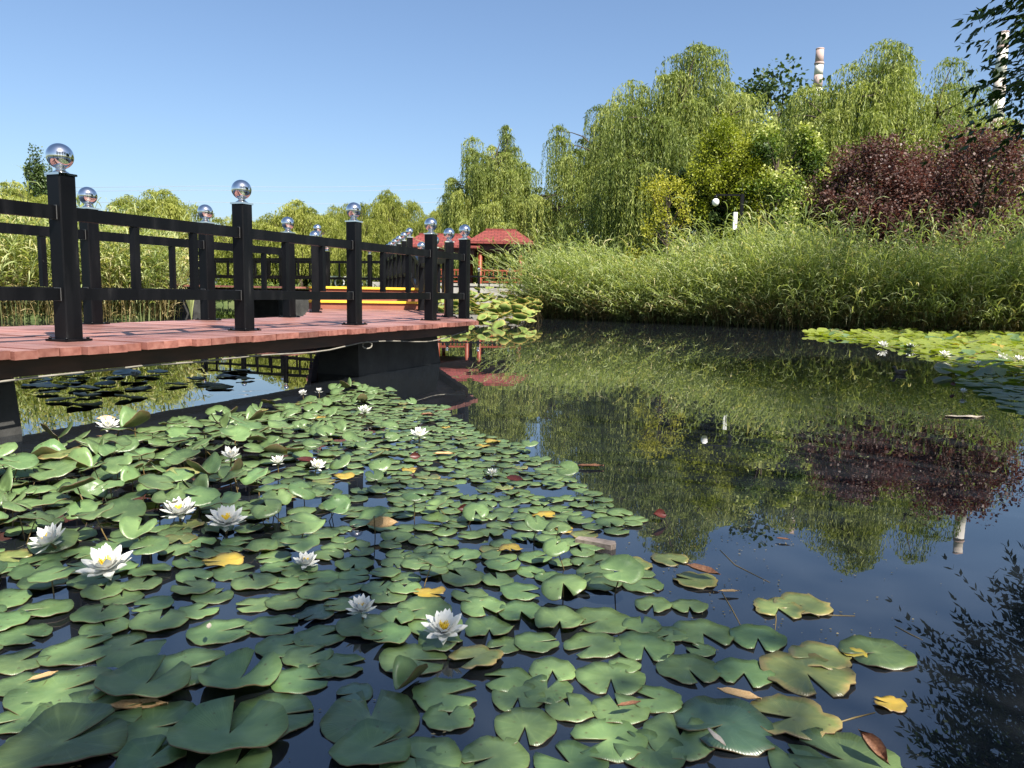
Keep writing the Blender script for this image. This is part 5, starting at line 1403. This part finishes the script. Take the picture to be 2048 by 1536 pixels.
FL = [(888, 1262, 86, "largest fully open white water lily with yellow centre, bottom centre", 0.07, 0, (-0.25, 0)), (214, 1136, 88, "open white water lily with drooping lower petals, lower left", 0.09, 0.05, (-0.3, 0)),
      (102, 1085, 66, "leftmost white water lily, half cupped, tilted to the left", 0.08, 0.35, (-0.35, -0.3)), (453, 1046, 74, "white water lily right of its close neighbour on the left raft", 0.08, 0.1, (-0.15, 0.1)),
      (358, 1026, 66, "white water lily left of its close neighbour on the left raft", 0.08, 0.1, (-0.15, 0)), (612, 1128, 50, "small upright white water lily in the middle of the lower raft", 0.05, 0.25, (-0.1, 0.1)),
      (724, 1222, 62, "white water lily half hidden behind a raised pad, bottom centre", 0.07, 0.5, (-0.1, 0)), (838, 872, 42, "white water lily beside a brown leaf below the pier reflection", 0.06, 0.1, (-0.1, 0)),
      (462, 914, 44, "creamy water lily tilted among raised pads, left", 0.12, 0.2, (-0.3, 0.2)), (634, 934, 36, "white water lily leaning beside a red brown leaf, mid left", 0.06, 0.2, (-0.2, 0.3)),
      (556, 926, 34, "white water lily half hidden by pads, mid left", 0.06, 0.4, (0, 0)), (216, 854, 42, "white water lily near the left pier among sunlit pads", 0.10, 0.1, (-0.2, 0.2)),
      (730, 824, 32, "small white water lily near the far tip of the raft", 0.05, 0.2, (0, 0)), (985, 948, 26, "small white water lily near the right side of the raft", 0.04, 0.3, (0, 0)),
      (606, 788, 20, "left of the two tiny water lilies at the far tip by the pier", 0.05, 0.3, (0, 0)), (638, 784, 18, "right, closed one of the two tiny water lilies by the pier", 0.05, 0.8, (0, 0)),
      (1766, 692, 22, "leftmost tiny white water lily in the far right raft", 0.05, 0.2, (0, 0)), (1822, 694, 18, "second tiny white water lily from the left in the right raft", 0.05, 0.3, (0, 0)), (1890, 712, 24, "tiny white water lily on the front rim of the right raft", 0.05, 0.1, (0, 0)),
      (2006, 718, 22, "tiny white water lily near the right picture edge in the raft", 0.05, 0.2, (0, 0)), (1957, 730, 20, "tiny white water lily in the middle of the right raft front", 0.05, 0.2, (0, 0)), (1926, 784, 16, "single tiny white water lily in the shaded near end of the right raft", 0.04, 0.4, (0, 0)),
      (2038, 720, 20, "tiny white water lily cut by the right picture edge", 0.05, 0.2, (0, 0)), (270, 752, 24, "shaded grey water lily on the water under the footbridge", 0.05, 0.0, (0, 0))]
for i, q in enumerate(FL): flower(*q, seed=i)

# ------------------------------------------------------------------ fallen and withered leaves, drift wood, bird
def curl_leaf(px, py, wpx, label, mat, z=0.015, rz=0.0, curl=1.2, wid=0.45, tilt=(0, 0), cat="leaf"):
    c = on_level(px, py, z); dist = math.sqrt(c.x ** 2 + c.y ** 2 + (CAM_H - z) ** 2); R = 0.5 * wpx / 1536 * dist
    V = []; F = []; rows = [(-1, 0.04), (-0.6, 0.7), (-0.1, 1.0), (0.45, 0.8), (0.85, 0.35), (1, 0.03)]
    for t, w in rows:
        for s in (-1, -0.5, 0, 0.5, 1):
            V.append((t * (1 - 0.1 * curl * abs(s)), s * w * wid * (1 - 0.25 * curl * abs(s) * 0.4), 0.22 * curl * (s * s) * w * wid * 2 + 0.10 * curl * t * t + 0.03 * math.sin(7 * t + 5 * s)))
    n = 5
    for i in range(len(rows) - 1):
        for j in range(n - 1): F.append((i * n + j, i * n + j + 1, (i + 1) * n + j + 1, (i + 1) * n + j))
    k = len(V); b = len(F); V += [(x, y, zz - 0.03) for x, y, zz in V]; F += [tuple(k + a for a in reversed(f)) for f in F[:b]]
    me = bpy.data.meshes.new("leaf"); me.from_pydata(V, [], F); me.materials.append(mat); me.polygons.foreach_set("use_smooth", [True] * len(F)); me.update()
    o = put("withered_leaf", me, None, (c.x, c.y, z), (tilt[0], tilt[1], rz), (R, R, R)); tag(o, label, cat)
curl_leaf(1318, 1030, 40, "dark red curled leaf standing in open water right of the raft", M_REDLEAF, 0.03, 0.6, 1.6, 0.6, (0.9, 0.2))
curl_leaf(1405, 1142, 70, "brown curled leaf with pale edge beside yellowing pads", M_DEADLEAF, 0.03, -0.5, 1.3, 0.35, (0.2, 0.1))
curl_leaf(1458, 1182, 40, "small tan leaf lying on the open water", M_TANLEAF, 0.012, 0.1, 0.5, 0.3)
curl_leaf(1478, 1388, 78, "golden leaf half sunk behind the large dark pad", M_TANLEAF, 0.012, -0.45, 0.4, 0.38)
curl_leaf(1745, 1498, 70, "large brown curled withered leaf at the lower right", M_DEADLEAF, 0.03, -1.0, 2.4, 0.5, (0.3, 0.5))
curl_leaf(1258, 1408, 50, "rust brown dry leaf lying on a floating pad", M_DEADLEAF, 0.035, 0.35, 0.7, 0.28)
curl_leaf(1433, 1474, 58, "pale slender leaf fallen on the large dark pad", M_PALELEAF, 0.035, 1.9, 0.5, 0.22)
curl_leaf(418, 1252, 26, "tiny pale leaf fallen on pads, lower left", M_PALELEAF, 0.06, 1.9, 0.5, 0.35)
curl_leaf(765, 1048, 62, "ragged golden leaf standing in the raft centre", M_TANLEAF, 0.04, 0.3, 1.0, 0.5, (0.6, 0.0))
curl_leaf(888, 908, 44, "yellow withered leaf beside a red brown leaf, upper raft", M_PADGOLD if False else M_TANLEAF, 0.02, 0.1, 0.6, 0.5)
curl_leaf(830, 912, 24, "red brown upright withered leaf in the upper raft", M_REDLEAF, 0.05, 0.2, 1.2, 0.7, (1.2, 0))
curl_leaf(930, 1018, 34, "dark red leaf edge standing up in the raft centre", M_REDLEAF, 0.05, 0.2, 1.4, 0.6, (1.0, 0))
curl_leaf(1030, 958, 44, "dark brown tilted leaf beside a small white lily", M_REDLEAF, 0.04, -0.6, 1.0, 0.4, (0.6, 0))
curl_leaf(612, 920, 40, "dark red brown leaf edge behind a leaning white lily", M_REDLEAF, 0.08, -0.2, 1.0, 0.4, (0.5, 0))
curl_leaf(855, 830, 30, "orange brown withered leaf at the far rim of the raft", M_DEADLEAF, 0.03, 0.4, 1.2, 0.5)
curl_leaf(212, 838, 32, "orange tan withered leaf beside a lily near the left pier", M_TANLEAF, 0.05, 0.4, 1.2, 0.45, (0.4, 0))
curl_leaf(1180, 932, 56, "rust red withered leaf afloat at the right rim of the raft", M_DEADLEAF, 0.012, 0.1, 0.6, 0.35)
curl_leaf(86, 1352, 44, "yellow brown leaf sunk between pads at the lower left", M_TANLEAF, 0.015, 0.8, 0.4, 0.4)
curl_leaf(275, 1410, 100, "yellow brown decayed pad edge under green pads, lower left", M_TANLEAF, 0.006, 0.1, 0.4, 0.35)
curl_leaf(1566, 1078, 26, "tiny brown leaf drifting on the blue water", M_DEADLEAF, 0.01, -0.3, 0.7, 0.4)
curl_leaf(1930, 833, 70, "pale sliver of leaf floating before the right raft", M_PALELEAF, 0.006, 0.05, 0.2, 0.25)
curl_leaf(1905, 768, 14, "small red withered leaf at the near end of the right raft", M_REDLEAF, 0.06, 0.3, 1.2, 0.6, (1.2, 0))
curl_leaf(1745, 655, 24, "brown lump of withered leaf at the foot of the shaded reeds", M_DEADLEAF, 0.06, 0.3, 1.2, 0.6, (0.5, 0))
c = on_level(1192, 1082, 0.02)
mb = MB(); mb.prism([(-0.10, -0.03), (0.08, -0.045), (0.10, -0.01), (0.09, 0.03), (-0.02, 0.035), (-0.09, 0.02)], -0.02, 0.03)
o = mb.build("driftwood", M_DRIFT, None, (c.x, c.y, 0.012)); o.rotation_euler = (0.06, 0.04, -0.3); o.scale = (0.75, 0.6, 0.4); tag(o, "weathered chunk of wood afloat at the right rim of the raft", "driftwood")
def bird():
    c = on_level(1800, 748, 0.0)
    t = empty("water_bird", (c.x, c.y, 0.0), 2.9); t.scale = (0.85, 0.85, 0.85)
    tag(t, "small brown water bird swimming on the dark reflection", "bird")
    mb = MB()
    prof = [(-0.085, 0.004, 0.052), (-0.07, 0.018, 0.042), (-0.04, 0.034, 0.03), (0.0, 0.042, 0.025), (0.035, 0.034, 0.03), (0.055, 0.024, 0.045), (0.060, 0.019, 0.065), (0.062, 0.018, 0.080), (0.072, 0.021, 0.095), (0.085, 0.017, 0.102), (0.098, 0.008, 0.100), (0.118, 0.002, 0.094)]
    mb.tube([(x, 0, z) for x, r, z in prof], [r for x, r, z in prof], 10)
    mb.build("body", M_FEATHER, t)
    for s in (-1, 1):
        mb = MB(); mb.tube([(0.03, 0.034 * s, 0.045), (-0.02, 0.042 * s, 0.05), (-0.07, 0.02 * s, 0.055), (-0.095, 0.008 * s, 0.06)], [0.008, 0.015, 0.011, 0.003], 6); mb.build("wing", M_FEATHER, t)
        mb = MB(); mb.lathe([(0.001, -0.003), (0.003, 0), (0.001, 0.003)], 6, 0, (0.088, 0.015 * s, 0.105)); mb.build("eye", M_DARKWIN, t)
bird()

# ------------------------------------------------------------------ street lamp among the trees
def lamp():
    Y = 26.6; p = at_dist(1481, 460, Y); top = at_dist(1480, 388, Y).z
    t = empty("street_lamp", (p.x, Y, GZ)); tag(t, "black arm street lamp with white globe, rising behind the reeds", "street lamp")
    mb = MB(); mb.box((0, 0, (top - GZ) / 2), (0.11, 0.11, top - GZ)); mb.build("pole", M_BLACK, t)
    zt = top - GZ; ax = at_dist(1432, 388, Y).x - p.x
    mb = MB(); mb.bar((-0.056, 0, zt - 0.04), (ax, 0, zt - 0.04), 0.05, 0.06); mb.build("arm", M_BLACK, t)
    mb = MB(); mb.tube([(0, 0, zt), (0, 0, zt + 0.42)], [0.012, 0.006], 5); mb.build("spike", M_BLACK, t)
    mb = MB(); mb.lathe([(0.05, -0.07), (0.07, -0.12), (0.055, -0.17)], 12, 0, (ax, 0, zt)); mb.build("globe_cap", M_BLACK, t)
    mb = MB(); mb.lathe([(0.06, -0.17), (0.115, -0.23), (0.12, -0.30), (0.09, -0.38), (0.02, -0.42)], 14, 0, (ax, 0, zt)); mb.build("globe", M_GLASSW, t)
    s = at_dist(1470, 442, Y - 0.1)
    b = MB(); b.box((s.x - p.x, -0.1, s.z - GZ), (0.13, 0.10, 0.58)); pn = b.build("panel", M_WHITE, t)
    tag(pn, "white weathered panel hung beside the lamp pole")
lamp()

# ------------------------------------------------------------------ specks and stems drifting on the water
def drift():
    rng = np.random.default_rng(77)
    P = []; 
    for px, py, sx, sy, n in ((1420, 1075, 90, 25, 60), (1560, 1150, 160, 60, 40), (1530, 1090, 120, 40, 40), (1500, 1230, 120, 40, 30), (1350, 1180, 90, 50, 30), (1000, 860, 120, 20, 40), (1250, 960, 90, 30, 40), (1640, 1260, 120, 50, 30), (700, 1450, 300, 60, 30)):
        for _ in range(n):
            c = on_level(px + rng.normal() * sx, py + rng.normal() * sy * 0.7, 0.002); P.append(c)
    n = len(P); P = np.array([(p.x, p.y, 0.0035) for p in P])
    a = rng.uniform(0, 6.28, n); D = np.stack([np.cos(a), np.sin(a), np.zeros(n)], 1); L = rng.uniform(0.004, 0.013, n)
    w = np.stack([-D[:, 1], D[:, 0], np.zeros(n)], 1) * (L * 0.28)[:, None]
    V = np.stack([P, P + D * (L * 0.5)[:, None] + w, P + D * L[:, None], P + D * (L * 0.5)[:, None] - w], 1).reshape(-1, 3)
    me = np_mesh("floating_specks", V, np.arange(n * 4).reshape(-1, 4), M_REEDDRY, np.repeat(rng.uniform(0, 1, n), 4))
    tag(put("floating_specks", me), "tiny leaf specks and seeds drifting on the open water", "debris", kind="stuff")
    lines = [((1440, 1100), (1470, 1130), (1540, 1165)), ((1444, 1185), (1462, 1215), (1482, 1252)), ((1550, 1210), (1552, 1240), (1550, 1262)), ((1660, 1450), (1710, 1435), (1750, 1425)), ((1790, 1252), (1820, 1268), (1845, 1280)), ((1600, 1225), (1650, 1230), (1710, 1232)), ((1560, 1330), (1620, 1335), (1700, 1365))]
    labels = ["thin pale stem drifting above the tan leaf", "short pale stem below the tan leaf", "short stem under the pair of touching pads", "thin stem beside the scorched large pad", "dark twig floating near the tree reflection", "thin stem right of the pair of touching pads", "thin stem trailing from the blotched pads"]
    for i, (q, lb) in enumerate(zip(lines, labels)):
        mb = MB(); mb.tube([on_level(a_, b_, 0.0005) for a_, b_ in q], [0.0016, 0.002, 0.001], 5)
        tag(mb.build("floating_stem", M_STEM), lb, "stem", "stems drifting on the open water")
drift()
